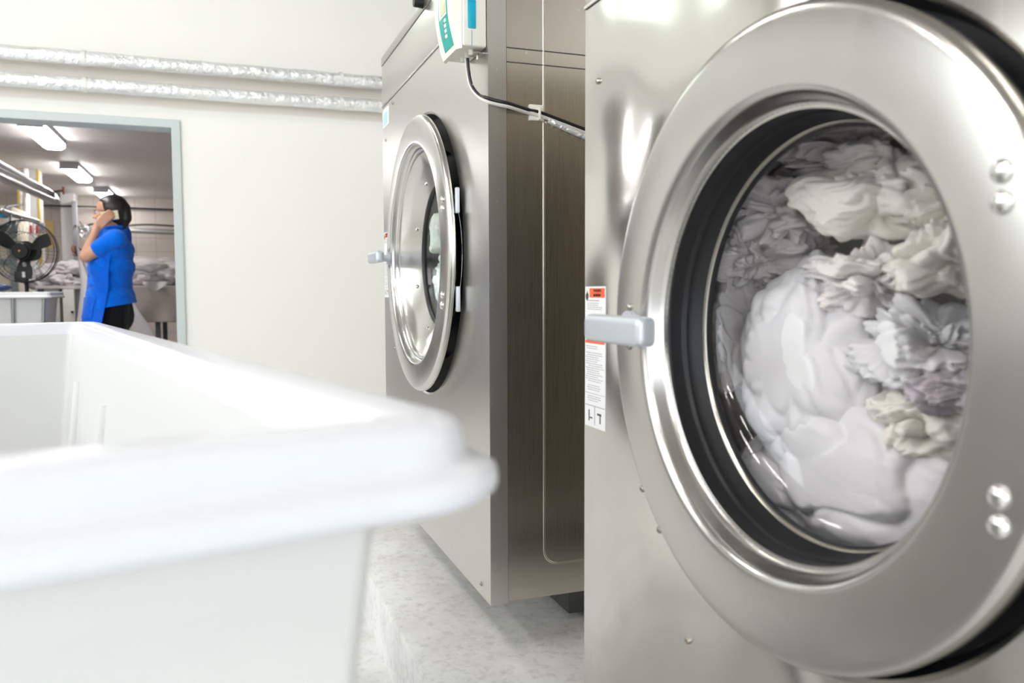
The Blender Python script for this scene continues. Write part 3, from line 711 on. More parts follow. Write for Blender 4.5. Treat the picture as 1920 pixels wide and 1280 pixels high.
# ============================================================ the near white cart
SB = .93
L_ = Vector((-.228, .9737, 0)); W_ = Vector((.9737, .228, 0))
def rrect(hw, hl, r, seg=10):
    """rounded rectangle, half width along W_, half length along L_"""
    out = []
    for sx, sy, a0 in ((1, 1, 0), (-1, 1, PI / 2), (-1, -1, PI), (1, -1, 1.5 * PI)):
        for k in range(seg + 1):
            a = a0 + k / seg * PI / 2
            out.append((sx * (hw - r) + r * math.cos(a), sy * (hl - r) + r * math.sin(a)))
    return out
def cart(name_, centre, hw, hl, zr, mats, label, W_=W_, L_=L_, group=None, rim_h=.019, rc=.045, lip=.0155, ledge=.042, bow=0.0, frame=None):
    t = empty('laundry_cart', (centre[0], centre[1], 0), label, 'laundry cart', group)
    def pt(a, b, z): v = W_ * a + L_ * b; return (v.x, v.y, z)
    def loft(prof, m, name, cap=False, parent=t):
        bm = nb(); rings = []
        for (o, z) in prof:
            tp = max(0.0, (zr - .05 - z)) * .09
            rr_ = max(.012, rc + o) if o > -.2 else .012
            rings.append([bm.verts.new(pt(a * (1 + 0), b, z)) for a, b in rrect(hw + o - tp, hl + o - tp, rr_)])
        n = len(rings[0])
        for A, B in zip(rings, rings[1:]):
            for k in range(n): bm.faces.new((A[k], A[(k + 1) % n], B[(k + 1) % n], B[k]))
        if cap: bm.faces.new(rings[-1])
        return link(name, bm, m, parent, ang=60)
    h = rim_h
    body = loft([(-ledge - .006, zr - .02), (-ledge - .010, zr - .06), (-ledge - .012, .30), (-ledge - .022, .285), (-ledge - .3, .28)], mats[0], 'tub_inside', True)
    loft([(-ledge - .006, zr - .02), (-ledge, zr - .006), (-ledge + .006, zr - .001), (-ledge + .014, zr), (-.010, zr), (-.004, zr - .0015), (-.0008, zr - .005), (0, zr - .010), (.001, zr - h + .003), (.004, zr - h), (lip - .006, zr - h - .0015), (lip - .001, zr - h - .004), (lip, zr - h - .009), (lip - .001, zr - h - .013), (lip - .005, zr - h - .016), (lip - .012, zr - h - .0165), (-.038, zr - h - .015), (-.042, zr - h - .02)], mats[1], 'rim')
    loft([(-.036, zr - h - .014), (-.038, zr - .10), (-.040, .28), (-.055, .255), (-.3, .25)], mats[0], 'tub', True)
    # ribs moulded into the inside
    for sg_ in (-1, 1):
        for q_ in np.linspace(-.7, .7, 4):
            link('inner_rib', cyl(nb(), pt(sg_ * (hw - ledge - .012), q_ * hl, zr - .09), pt(sg_ * (hw - ledge - .064), q_ * (hl - .05), .32), .010, .010, 12), mats[0], t)
        for q_ in (-.45, .45):
            link('inner_rib', cyl(nb(), pt(q_ * hw, sg_ * (hl - ledge - .012), zr - .09), pt(q_ * hw * .9, sg_ * (hl - ledge - .064), .32), .010, .010, 12), mats[0], t)
    # frame and castors
    bm = nb()
    for s in (-1, 1):
        p0 = Vector(pt(s * (hw - .14), -(hl - .14), .235)); p1 = Vector(pt(s * (hw - .14), hl - .14, .235)); cyl(bm, p0, p1, .016)
        p0 = Vector(pt(-(hw - .14), s * (hl - .16), .235)); p1 = Vector(pt(hw - .14, s * (hl - .16), .235)); cyl(bm, p0, p1, .016)
    link('base_frame', bm, M_GALV, t)
    for sx in (-1, 1):
        for sy in (-1, 1):
            c = Vector(pt(sx * (hw - .16), sy * (hl - .18), 0))
            bm = nb(); cyl(bm, c + Vector((-.016, 0, .062)), c + Vector((.016, 0, .062)), .062, .062, 28)
            w = link('castor_wheel', bm, M_RUBBER, t)
            bm = nb(); box(bm, c.x - .026, c.x - .020, c.y - .02, c.y + .02, .05, .17); box(bm, c.x + .020, c.x + .026, c.y - .02, c.y + .02, .05, .17); box(bm, c.x - .03, c.x + .03, c.y - .03, c.y + .03, .165, .225)
            link('castor_fork', bm, M_GALV, w)
    return t
zr = EYE - .06 * SB
corner = Vector((.128, .345, 0)) * SB + L_ * .013 - W_ * .003
hw, hl = .38, .70
cen = corner - W_ * hw + L_ * hl
cart('laundry_cart', cen, hw, hl, zr, (M_WHITEPL2, M_WHITEPL), 'big white plastic laundry cart filling the lower left, out of focus', rc=.04)

# ============================================================ back room
# far cart
fc = at(58, 547, 6.7)
cart('laundry_cart', (at(-30, 547, 6.65).x, 6.93), .41, .28, EYE - .004, (M_WHITEPL2, M_WHITEPL2), 'smaller white cart with grey corner posts inside the back room, under the fan', W_=Vector((1, 0, 0)), L_=Vector((0, 1, 0)), rim_h=.028, rc=.03, lip=.012)
tc = [o for o in bpy.data.objects if o.name.startswith('laundry_cart')][-1]
for (a, b) in ((.366, .262), (.17, .262), (-.17, .262), (-.366, .262)):
    x = tc.location.x
    bm = nb(); cyl(bm, (a, -b, EYE - .042), (a * .87, -b + .055, .26), .0115, .0115, 12)
    link('corner_post', bm, M_GALV, tc)

# fan
FY = 7.6
fcn = at(45, 471, FY); FR = 58 / F * (fcn.y * .9387 + fcn.x * .339)
fan = empty('pedestal_fan', (fcn.x, FY, 0), 'black pedestal fan with a wire cage behind the smaller cart', 'fan')
cz = fcn.z
R2 = Matrix.Translation((0, 0, cz)) @ Matrix.Rotation(math.radians(-12), 4, 'Z')
def fl_(name, bm, m, parent=fan, **k):
    bm.transform(R2); return link(name, bm, m, parent, **k)
bm = nb()
for (r, y, th) in [(FR, 0, .0055), (FR * .985, -.045, .003), (FR * .985, .045, .003), (FR * .3, -.075, .003), (FR * .62, -.068, .002), (FR * .62, .07, .002)]:
    tube(bm, [(r * math.cos(a), y, r * math.sin(a)) for a in np.linspace(0, 2 * PI, 65)[:-1]], th, seg=8, smooth=0, closed=True)
cage = fl_('cage_ring', bm, M_FANB)
bm = nb()
for k in range(44):
    a = 2 * PI * k / 44; c, s = math.cos(a), math.sin(a)
    for sg in (-1, 1):
        pts = [(FR * c * q, sg * yy, FR * s * q) for q, yy in ((.28, .078), (.6, .07), (.88, .055), (1.0, .03), (1.0, 0))]
        tube(bm, pts, .0007, seg=4, smooth=0)
cw = fl_('cage_wires', bm, M_FANB); 
bm = nb(); cyl(bm, (0, -.070, 0), (0, -.084, 0), .068, .060, 36)
hc = fl_('hub_cover', bm, M_FANB); fl_('hub_badge', cyl(nb(), (0, -.084, 0), (0, -.086, 0), .008), M_GOLD, hc)
fl_('motor', cyl(cyl(nb(), (0, .03, 0), (0, .17, 0), .085, .07, 32), (0, .17, 0), (0, .19, 0), .07, .03, 32), M_FANB)
fl_('blade_hub', cyl(nb(), (0, -.035, 0), (0, .03, 0), .045, .05, 28), M_FANB)
for k in range(3):
    a0 = k * 2 * PI / 3 + .4; bm = nb(); g = []
    for i in range(9):
        r = .04 + (FR * .9 - .04) * i / 8; wd = (.55 + .25 * math.sin(i / 8 * PI)) * (1 - .15 * (i / 8))
        g.append([bm.verts.new((r * math.cos(a0 + wd * (j / 6 - .35)), -.018 + .036 * j / 6, r * math.sin(a0 + wd * (j / 6 - .35)))) for j in range(7)])
    for i in range(8):
        for j in range(6): bm.faces.new((g[i][j], g[i][j + 1], g[i + 1][j + 1], g[i + 1][j]))
    r_ = bmesh.ops.extrude_face_region(bm, geom=list(bm.faces)); bmesh.ops.translate(bm, vec=(0, .002, 0), verts=[v for v in r_['geom'] if isinstance(v, bmesh.types.BMVert)])
    fl_('fan_blade', bm, M_FANB)
bm = nb(); cyl(bm, (0, .10, .02), (0, .10, cz - FR - .05), .016); 
bm.free()
link('pole', cyl(nb(), (0, .05, .05), (0, .05, cz - .12), .017, .015, 20), M_FANB, fan)
link('pole_collar', cyl(nb(), (0, .05, cz - .22), (0, .05, cz - .05), .030, .036, 20), M_FANB, fan)
link('control_panel', bx(-.075, .01, -.01, .07, cz - .25, cz - .16, .008), M_FANB, fan)
link('control_label', bx(-.018, .004, -.0125, -.010, cz - .21, cz - .165), M_WHITE, fan)
link('oscillation_knob', ball(cyl(nb(), (0, -.01, cz - .11), (0, .03, cz - .11), .014), (0, -.012, cz - .10), .014), M_WHTCAB, fan)
link('foot_base', lathe(nb(), [(0, .24), (.025, .235), (.05, .05), (.06, .02)], 0, 0, 40), M_FANB, fan).rotation_euler = (0, -PI / 2, 0)
link('cord_loop', tube(nb(), [(-.02, 0, cz + .0), (-.10, -.02, cz - .04), (-.145, -.01, cz - .13), (-.08, 0, cz - .19), (-.05, .02, cz - .18)], .003, seg=8), M_FANB, fan)

# pipes overhead, left
for k, (zz, ang) in enumerate([(1.15, .625), (1.15, .555)]):
    pass
def foilpipe(name, pts, r, label, group=None, m=M_FOIL):
    bm = tube(nb(), pts, r, seg=18, smooth=14)
    for v in bm.verts: v.co += noise.noise_vector(v.co * 14) * r * .12
    return tag(link(name, bm, m, ang=180), label, 'pipe', group)
pa = at(0, 305, 6.0); 
def onZ(u, v, z):
    d = CAMR.T @ np.array([(u - 960) / F, (640 - v) / F, -1.0]); d = d * ((z - EYE) / d[2]); return Vector((d[0], d[1], z))
zp = EYE + 1.08
q0 = onZ(-40, 288, zp); q1 = onZ(92, 361, zp)
q2 = onZ(-40, 315, zp - .13); q3 = onZ(100, 377, zp - .13)
foilpipe('overhead_pipe', [q0, (q0 + q1) / 2, q1, q1 + Vector((.02, .12, -.03)), q3 + Vector((0, .15, .02)), q3], .038, 'upper grey metal pipe coming forward under the back room ceiling', 'overhead pipes', m=M_OVER)
foilpipe('overhead_pipe', [q2, (q2 + q3) / 2, q3], .034, 'lower grey metal pipe coming forward under the back room ceiling', 'overhead pipes', m=M_OVER)
vv = empty('valve', q1 + Vector((.12, .1, .04)), 'small valve with a red wheel at the end of the overhead pipe', 'valve')
link('stem', cyl(nb(), (-.1, 0, -.02), (0, 0, 0), .012), M_DARKST, vv); link('hand_wheel', cyl(nb(), (0, 0, 0), (.012, 0, 0), .045, .045, 20), M_RED, vv)
# column with yellow edges
CYY = 11.6
c0, c1 = at(36, 400, CYY).x, at(73, 400, CYY).x
col = empty('column', ((c0 + c1) / 2, CYY + .15, 0), 'square grey column with yellow painted edges behind the fan', 'column')
hwc = (c1 - c0) / 2
link('shaft', bx(-hwc, hwc, -.15, .15, 0, BZ), M_PILLAR, col, smooth=False)
for s in (-1, 1): link('edge_strip', bx(s * hwc - .012, s * hwc + .012, -.156, -.10, 0, BZ), M_YEL, col, smooth=False)
for k, u in enumerate((49, 57, 63)):
    x = at(u, 400, 11.35).x
    r = (.042, .022, .022)[k]
    top = (BZ - .02, EYE + .84, EYE + .86)[k]
    foilpipe('riser_pipe', [(x, 11.36, .3), (x, 11.36, 1.2), (x, 11.36, top)], r, ['widest foil wrapped riser in front of the column', 'thin foil riser in the middle of the three in front of the column', 'thin foil riser at the right of the three in front of the column'][k], 'risers in front of the column')
pp_ = [at(48, 352, 11.3), at(62, 352, 11.2), at(72, 357, 11.1)]
foilpipe('branch_pipe', pp_, .05, 'short fat foil elbow near the top of the column')
foilpipe('branch_pipe', [at(0, 394, 9.4), at(30, 404, 10.0), at(70, 415, 10.8)], .03, 'thin grey pipe crossing in front of the column', m=M_GALV)
# valves and grey box, notice
vb = empty('valve', at(64, 430, 11.3), 'pair of small red valve levers on the risers', 'valve')
for s in (-.035, .03): link('lever', bx(s - .012, s + .012, -.01, .01, -.05, .05, .004), M_RED, vb)
gb_ = link('switch_box', bx(-.045, .045, -.03, .03, -.065, .065, .006), M_GREYB); gb_.location = at(76, 428, 11.4); tag(gb_, 'small grey switch box at the right edge of the column', 'box')
nt_ = link('notice', bx(-.12, .12, -.004, .004, -.22, .22), M_NOTE); nt_.location = at(84, 439, 14.55); nt_.location.y = 14.59; tag(nt_, 'yellow paper notice on the tiled wall', 'notice')
# white pillar and conduit on the far wall
p0, p1 = at(114, 400, 14.2).x, at(139, 400, 14.2).x
tag(link('wall_pillar', bx(p0, p1, 14.2, 14.62, 0, BZ), M_PILLAR, smooth=False), 'white wall pillar between the fan and the woman on the phone', 'pillar')
cx_ = at(140, 400, 14.1).x
tag(link('wall_conduit', bx(cx_ - .03, cx_ + .03, 14.05, 14.19, EYE - .05 + .3, BZ - .13, .005), M_GREYB), 'dark vertical conduit along the right side of the wall pillar', 'conduit')
pg = tag(link('galvanised_pipe', cyl(nb(), at(146, 428, 14.3), at(420, 439, 14.3), .042, seg=20), M_GALV), 'long horizontal grey steel pipe on the tiled wall behind the woman', 'pipe')
tag(link('wall_cable', tube(nb(), [at(76, 385, 14.5), at(115, 386, 14.15), at(200, 388, 14.5), at(300, 392, 14.5), at(420, 396, 14.5)], .014, seg=8), M_BLKCAB), 'black cable strung straight along the top of the tiled wall', 'cable')
tag(link('wall_cable', tube(nb(), [at(141, 423, 14.0), at(152, 427, 14.4), at(175, 420, 14.4), at(210, 425, 14.4), at(272, 421, 14.4), at(330, 424, 14.4)], .014, seg=8), M_BLKCAB), 'black cable sagging along the tiled wall above the steel pipe', 'cable')
tag(link('hanging_cable', tube(nb(), [at(-60, 420, 10.2), at(0, 398, 9.6), at(14, 387, 9.8), at(38, 384, 11.4)], .012, seg=8), M_BLKCAB), 'black cable arching from the left into the column', 'cable')
tag(link('hanging_cable', tube(nb(), [at(20, 401, 9.75), at(18, 425, 9.2), at(8, 442, 8.4)], .010, seg=8), M_BLKCAB), 'black cable hanging down left of the fan', 'cable')
tag(link('hanging_cable', tube(nb(), [at(42, 408, 10.2), at(34, 420, 9.6), at(31, 436, 8.6)], .010, seg=8), M_BLKCAB), 'black cable dropping in front of the column to the fan', 'cable')
# cream machine and rack at the left edge
cmx = at(32, 450, 10.2).x
cmch = empty('linen_cabinet', ((cmx + BX0) / 2, 10.6, 0), 'tall cream cabinet with a grey green steel frame, left of the fan', 'cabinet')
hwm = (cmx - BX0) / 2 - .02
link('body', bx(-hwm, hwm - .04, -.3, .5, 0.05, EYE + .93), M_CREAMP, cmch, smooth=False)
link('top_band', bx(-hwm, hwm - .04, -.31, -.30, EYE + .93 - .2, EYE + .93), M_CREAMP, cmch, smooth=False)
sg = link('sign', bx(-hwm, hwm - .07, -.325, -.31, EYE + 1.09 - .29, EYE + 1.15 - .25), M_TEALS, cmch, smooth=False)
bm = nb(); box(bm, hwm - .06, hwm, -.37, -.31, 0, EYE + .93 - .17)
for z in (EYE + .60, EYE + .33, EYE - .06 + .0): box(bm, -hwm, hwm - .06, -.365, -.32, z - .03 + (.0), z + .02)
link('steel_frame', bm, M_GGFR, cmch, smooth=False)
link('dark_slot', bx(-hwm + .1, hwm - .07, -.308, -.302, EYE + .64, EYE + .72), M_DARKST, cmch, smooth=False)
arm = link('steel_arm', bx(-.35, .0, -.02, .02, -.03, .03, .004), M_GGFR); arm.location = at(30, 456, 8.3); arm.rotation_euler = (0, math.radians(12), 0); tag(arm, 'grey green steel arm slanting down behind the fan cage', 'bracket')
nv = crumple('plastic_basin', at(2, 539, 6.93), (.075, .07, .026), 5, M_NAVY, fold=.05, sub=4); tag(nv, 'dark blue plastic basin resting on top of the smaller cart', 'basin')

# long table with drape, piles of linen
TY0, TY1 = 9.2, 10.5
tz = EYE + .055
tx0, tx1 = at(66, 535, TY0).x, at(400, 535, TY0).x
tab = empty('folding_table', ((tx0 + tx1) / 2, (TY0 + TY1) / 2, 0), 'long folding table heaped with linen behind the woman', 'table')
hx, hy = (tx1 - tx0) / 2, (TY1 - TY0) / 2
link('tabletop', bx(-hx, hx, -hy, hy, tz - .03, tz, .004), M_LINEN, tab)
for sx in (-1, -.35, .35, 1):
    for sy in (-1, 1): link('leg', bx(sx * (hx - .04) - .025, sx * (hx - .04) + .025, sy * (hy - .04) - .02, sy * (hy - .04) + .02, 0, tz - .03), M_DARKST, tab)
# drape on the right front
bm = nb(); g = []; NX, NZ = 90, 26
dx0, dx1 = at(238, 535, TY0).x, tx1
for i in range(NX + 1):
    row = []
    for j in range(NZ + 1):
        x = dx0 + (dx1 - dx0) * i / NX; w = j / NZ
        dz = .40 + .03 * math.sin(x * 3)
        y = TY0 - .012 - .05 * w * (1 + noise.noise(Vector((x * 4, w * 1.6, 0)))) - .02 * w * math.sin(x * 17 + w * 3)
        row.append(bm.verts.new((x, y, tz - .005 - dz * w)))
    g.append(row)
for i in range(NX):
    for j in range(NZ): bm.faces.new((g[i][j], g[i + 1][j], g[i + 1][j + 1], g[i][j + 1]))
r_ = bmesh.ops.extrude_face_region(bm, geom=list(bm.faces)); bmesh.ops.translate(bm, vec=(0, .004, 0), verts=[v for v in r_['geom'] if isinstance(v, bmesh.types.BMVert)])
tag(link('table_drape', bm, M_DRAPE, ang=180), 'beige canvas cloth hanging from the table edge right of the woman', 'cloth')
base = crumple('crumpled_linen', (0, 0, 0), (.36, .28, .19), 301, M_LINEN, fold=.26, sub=6, freq=1.5, fine=.35)
base2 = crumple('crumpled_linen', (0, 0, 0), (.20, .2, .12), 317, M_LINEN, fold=.38, sub=5, freq=1.5, fine=.3)
piles = [(base, 292, 507, 9.5, 'largest heap of white linen on the table, right of the woman', 1.0, .3), (base2, 262, 522, 9.45, 'small white linen bundle between the woman and the largest heap', 1.0, 1), (base2, 330, 520, 9.45, 'white linen bundle at the door frame, right of the largest heap', 1.2, 2.1),
         (base2, 102, 515, 9.55, 'white linen bundle on the table just right of the fan cage', 1.1, .5), (base2, 130, 512, 9.5, 'white linen bundle on the table below the wall pillar', 1.25, 3.3), (base2, 80, 525, 9.5, 'low white linen bundle on the table behind the fan cage', 1.0, 4.0), (base2, 125, 528, 9.38, 'white linen bundle hanging over the table edge below the wall pillar', .85, 2.0)]
used = set()
for b_, u, v, Y, lb, s, rz in piles:
    loc = at(u, v, Y)
    if b_.name not in used:
        used.add(b_.name); o = b_; o.location = loc
    else: o = copy_tree(b_, loc)
    o.rotation_euler = (0, 0, rz); o.scale = (s, s, s)
    tag(o, lb, 'linen', 'linen heaped on the table')
# hanging corner of a sheet
bm = nb(); g = []
for i in range(21):
    row = []
    for j in range(21):
        a, b = i / 20, j / 20
        P0 = at(268, 528, 9.15) * (1 - a) + at(322, 528, 9.15) * a
        drop = .10 * (1 - abs(a - .42) / .58) * b
        row.append(bm.verts.new((P0.x, P0.y - .02 - .02 * math.sin(a * 9 + b), P0.z - drop)))
    g.append(row)
for i in range(20):
    for j in range(20): bm.faces.new((g[i][j], g[i + 1][j], g[i + 1][j + 1], g[i][j + 1]))
tag(link('linen_corner', bm, M_LINEN, ang=180), 'pointed corner of white cloth hanging over the beige drape', 'linen')
# cabinet and box under the table, left
k0, k1 = at(116, 570, 9.1).x, at(138, 570, 9.1).x
cb2 = empty('cupboard', ((k0 + k1) / 2, 9.35, 0), 'narrow cream cupboard under the table edge beside the smaller cart', 'cupboard')
hk = (k1 - k0) / 2
link('body', bx(-hk, hk, -.2, .4, 0, tz - .035, .004), M_CREAM, cb2); link('knob', cyl(nb(), (hk - .02, -.2, EYE - .205), (hk - .02, -.225, EYE - .205), .012), M_INK, cb2)
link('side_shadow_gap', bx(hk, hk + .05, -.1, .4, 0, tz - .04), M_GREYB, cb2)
wb = link('storage_box', bx(-.11, .11, -.15, .15, 0, .42, .01), M_WHITEPL2); wb.location = at(93, 545, 9.4); wb.location.z = EYE - .40; tag(wb, 'white storage box under the table just right of the fan', 'box')
sh = link('storage_shelf', bx(-.3, .3, -.2, .2, 0, .03), M_DARKST); sh.location = (wb.location.x, 9.45, EYE - .43); tag(sh, 'dark low shelf carrying the white storage box', 'shelf')
for s in (-1, 1):
    link('leg', bx(s * .28 - .02, s * .28 + .02, -.18, .18, -(EYE - .43), 0), M_DARKST, sh)

# plastic bag hung at the pillar
pb = crumple('plastic_bag', at(160, 437, 13.9), (.11, .06, .15), 77, M_CLEAR, fold=.5, sub=5, freq=2.4); tag(pb, 'shiny clear plastic bag hanging behind the raised elbow', 'bag')
link('hook', cyl(nb(), (-.02, 0, .08), (-.12, .36, .2), .008), M_DARKST, pb)

# ------------------------------------------------------------ people
PY = 6.42
def q(u, v, dy=0.0): return at(u, v, PY + dy)
def hand(bm, wrist, palm_c, dirv, side, up, r=.0085, curl=.3, L0=.075, n=4, spread=.014):
    """palm slab and four unequal fingers; dirv finger direction, side across the knuckles, up the palm normal"""
    wrist, palm_c, dirv, side, up = Vector(wrist), Vector(palm_c), Vector(dirv).normalized(), Vector(side).normalized(), Vector(up).normalized()
    for k in range(4):
        s = (k - 1.5) * .0165
        capsule(bm, wrist + side * s * .8, palm_c + side * s + dirv * .035, .0135, .0105, 10)
        Lk = L0 * (0.88, 1.0, .96, .78)[k]
        a = palm_c + side * s * 1.05 + dirv * .035; b = a + (dirv + up * curl * .4) * Lk * .45; c = b + (dirv * .8 + up * curl) * Lk * .33; d = c + (dirv * .6 + up * curl * 1.5) * Lk * .25
        for x, y, ra, rb in ((a, b, r, r * .95), (b, c, r * .95, r * .88), (c, d, r * .88, r * .75)): capsule(bm, x, y, ra, rb, 8)
    th = wrist + dirv * .025 - side * .025
    capsule(bm, th, th + dirv * .03 - side * .02 + up * .01, .0125, .010, 8); capsule(bm, th + dirv * .03 - side * .02 + up * .01, th + dirv * .06 - side * .018 + up * .022, .010, .008, 8)

def head(bm, c, f, tilt=0):
    """skull and face looking along f (unit, horizontal)"""
    c = Vector(c); f = Vector(f).normalized(); u = Vector((0, 0, 1)); s = f.cross(u)
    def pt(a, b, d): return c + f * a + s * b + u * d
    Rm = Matrix((f, s, u)).transposed()
    ball(bm, pt(-.012, 0, .025), .092, (1.04, .82, 1.0), 24, 18, Rm)       # cranium
    ball(bm, pt(.030, 0, -.035), .066, (.95, .84, 1.1), 20, 16, Rm)        # face
    ball(bm, pt(.058, 0, -.088), .026, (1.1, 1.2, .8), 14, 10, Rm)         # chin
    capsule(bm, pt(-.01, .045, -.06), pt(.055, .015, -.09), .02, .02); capsule(bm, pt(-.01, -.045, -.06), pt(.055, -.015, -.09), .02, .02)   # jaw
    capsule(bm, pt(.082, 0, .0), pt(.104, 0, -.036), .008, .0125, 10)        # nose
    ball(bm, pt(.094, .011, -.04), .0085); ball(bm, pt(.094, -.011, -.04), .0085)
    capsule(bm, pt(.083, .014, -.060), pt(.083, -.014, -.060), .0085, .0085, 10); capsule(bm, pt(.080, .012, -.070), pt(.080, -.012, -.070), .0085, .0085, 10)   # lips
    capsule(bm, pt(.074, .035, .014), pt(.080, -.035, .014), .013, .013, 10)   # brow
    for k in (-1, 1):
        ball(bm, pt(-.012, .078 * k, -.022), .026, (.7, .25, 1.1), 12, 10, Rm)
        ball(bm, pt(.052, .045 * k, -.03), .024)
    return pt

# woman on the phone
wm = empty('person', (q(215, 600).x, PY, 0), 'woman in bright blue polo and apron talking on a phone, seen from the side', 'person')
def w_(name, bm, m, voxel=.006, smooth=3, disp=None, parent=wm, keep=False):
    bmesh.ops.translate(bm, vec=tuple(-wm.location), verts=bm.verts)
    return fuse(name, bm, m, parent, voxel, smooth, disp)
def wl(name, bm, m, parent=wm, **k):
    bmesh.ops.translate(bm, vec=tuple(-wm.location), verts=bm.verts); return link(name, bm, m, parent, **k)
fdir = Vector((-.985, .17, 0)); hd = q(206, 397)
bm = nb(); pt = head(bm, hd, fdir)
sh_n = q(216, 448, -.165); el = q(160, 481, -.14); wr = q(182, 427, -.118)
hip = q(215, 562); 
capsule(bm, q(212, 412), q(215, 445), .050, .062)                # neck
capsule(bm, q(214, 462), q(213, 500), .10, .105)                 # trunk core
capsule(bm, q(213, 500), q(212, 560), .105, .125)
capsule(bm, q(214, 452, -.13), q(214, 452, .13), .062, .062)
capsule(bm, sh_n, el, .050, .040); capsule(bm, el, wr, .040, .0245)
palm = q(189, 416, -.118)
hand(bm, wr, palm, Vector((.72, .05, .66)), Vector((.66, .0, -.72)), Vector((.0, 1, .0)), r=.0095, curl=.18, L0=.082)
# far arm bent forward in front of the waist
sf = q(214, 450, .165); ef = q(214, 512, .19); wf = q(200, 545, .14)
capsule(bm, sf, ef, .050, .040); capsule(bm, ef, wf, .040, .026); hand(bm, wf, wf + Vector((-.03, -.0, -.05)), (-.5, 0, -.8), (.8, 0, -.5), (0, -1, 0))
for dy in (-.09, .09):
    kn = Vector((q(212, 600).x - .01, PY + dy, .46)); an = Vector((q(215, 600).x + .02, PY + dy, .09))
    capsule(bm, Vector((hip.x, PY + dy, .76)), kn, .085, .060); capsule(bm, kn, an, .062, .040)
    capsule(bm, an, an + Vector((-.14, 0, -.055)), .035, .028)
w_('body', bm, M_SKIN, .0055, 2)
# hair: cap swept back and gathered low at the back
bm = nb()
Rf = Matrix((fdir, fdir.cross(Vector((0, 0, 1))), Vector((0, 0, 1)))).transposed()
ball(bm, pt(-.028, 0, .033), .093, (1.02, .90, .98), 28, 20, Rf)
ball(bm, pt(.006, 0, .066), .064, (1.0, .98, .70), 20, 14, Rf)
capsule(bm, pt(-.05, 0, -.03), pt(-.06, 0, -.055), .068, .052)
capsule(bm, pt(-.100, .0, .03), pt(-.104, 0, -.045), .038, .040); capsule(bm, pt(-.104, 0, -.045), pt(-.092, 0, -.10), .040, .022)
def hd_(co):
    return noise.noise_vector(Vector((co.x * 8, co.y * 60, co.z * 8))) * .002
hr = w_('hair', bm, M_HAIR, .006, 3, hd_)
bm = nb(); tube(bm, [pt(-.092, .05 * math.cos(a), .010 + .06 * math.sin(a)) for a in np.linspace(0, 2 * PI, 21)[:-1]], .007, seg=8, smooth=0, closed=True)
wl('hair_band', bm, M_BLACK, hr)
# glasses
bm = nb()
for k in (-1, 1):
    tube(bm, [pt(.092 - .01 * abs(math.cos(a)), .033 * k + .021 * math.cos(a), -.002 + .016 * math.sin(a)) for a in np.linspace(0, 2 * PI, 17)[:-1]], .0018, seg=6, smooth=0, closed=True)
    tube(bm, [pt(.084, .055 * k, .002), pt(.03, .074 * k, .002), pt(-.01, .080 * k, -.005)], .0018, seg=6)
tube(bm, [pt(.092, -.012, 0), pt(.096, 0, .003), pt(.092, .012, 0)], .0018, seg=6)
gs = wl('eyeglasses_frame', bm, M_DARKST)
for k in (-1, 1):
    ey = nb(); ball(ey, pt(.072, .032 * k, -.001), .0135); e_ = wl('eye', ey, M_WHITE); 
    ey = nb(); ball(ey, pt(.081, .032 * k, -.001), .0062); wl('iris', ey, M_INK, e_)
    eb = nb(); tube(eb, [pt(.090, .018 * k, .022), pt(.088, .034 * k, .027), pt(.074, .050 * k, .022)], .003, seg=6); wl('eyebrow', eb, M_HAIR)
# polo shirt
bm = nb()
capsule(bm, q(215, 428), q(214, 442), .058, .075)
capsule(bm, q(216, 450, -.12), q(216, 450, .12), .078, .078)
def ell(bm, c, rx, ry, rz): ball(bm, c, 1.0, (rx, ry, rz), 28, 20)
ell(bm, q(212, 470), .142, .19, .115)
ell(bm, q(208, 500), .158, .175, .14)
ell(bm, q(207, 530), .146, .168, .13)
ell(bm, q(208, 555), .163, .185, .12)
capsule(bm, sh_n + Vector((.01, 0, 0)), sh_n.lerp(el, .52), .068, .062); capsule(bm, sf, sf.lerp(ef, .5), .078, .064)
def shirt_d(co):
    w = co + wm.location
    z = w.z; a = noise.noise(Vector((w.x * 4, w.y * 4, w.z * 11 + w.x * 9)))
    k = 1.0 if z < EYE + .30 else .35
    r1 = (1 - min(1, abs(a) * 3.2)) ** 2
    dirv = Vector((w.x - q(208, 500).x, w.y - PY, 0)); dirv = dirv.normalized() if dirv.length > .01 else Vector((0, 0, 0))
    return dirv * (-.009 * r1 * k + .004 * noise.noise(w * 7))
sobj = w_('polo_shirt', bm, M_BLUE, .0065, 3, shirt_d)
# cut the hem: drop everything under it
me = sobj.data; bm = bmesh.new(); bm.from_mesh(me)
hz = q(205, 573).z
bmesh.ops.bisect_plane(bm, geom=list(bm.verts) + list(bm.edges) + list(bm.faces), plane_co=Vector((0, 0, EYE - .05)), plane_no=Vector((0, 0, -1)), clear_outer=True)
bm.to_mesh(me); bm.free()
bm = nb(); tube(bm, [q(215, 428) + Vector((.058 * math.cos(a) , .058 * math.sin(a), .006 * math.cos(a) + .004)) for a in np.linspace(0, 2 * PI, 25)[:-1]], .012, seg=10, smooth=0, closed=True)
wl('collar', bm, M_BLUE, sobj)
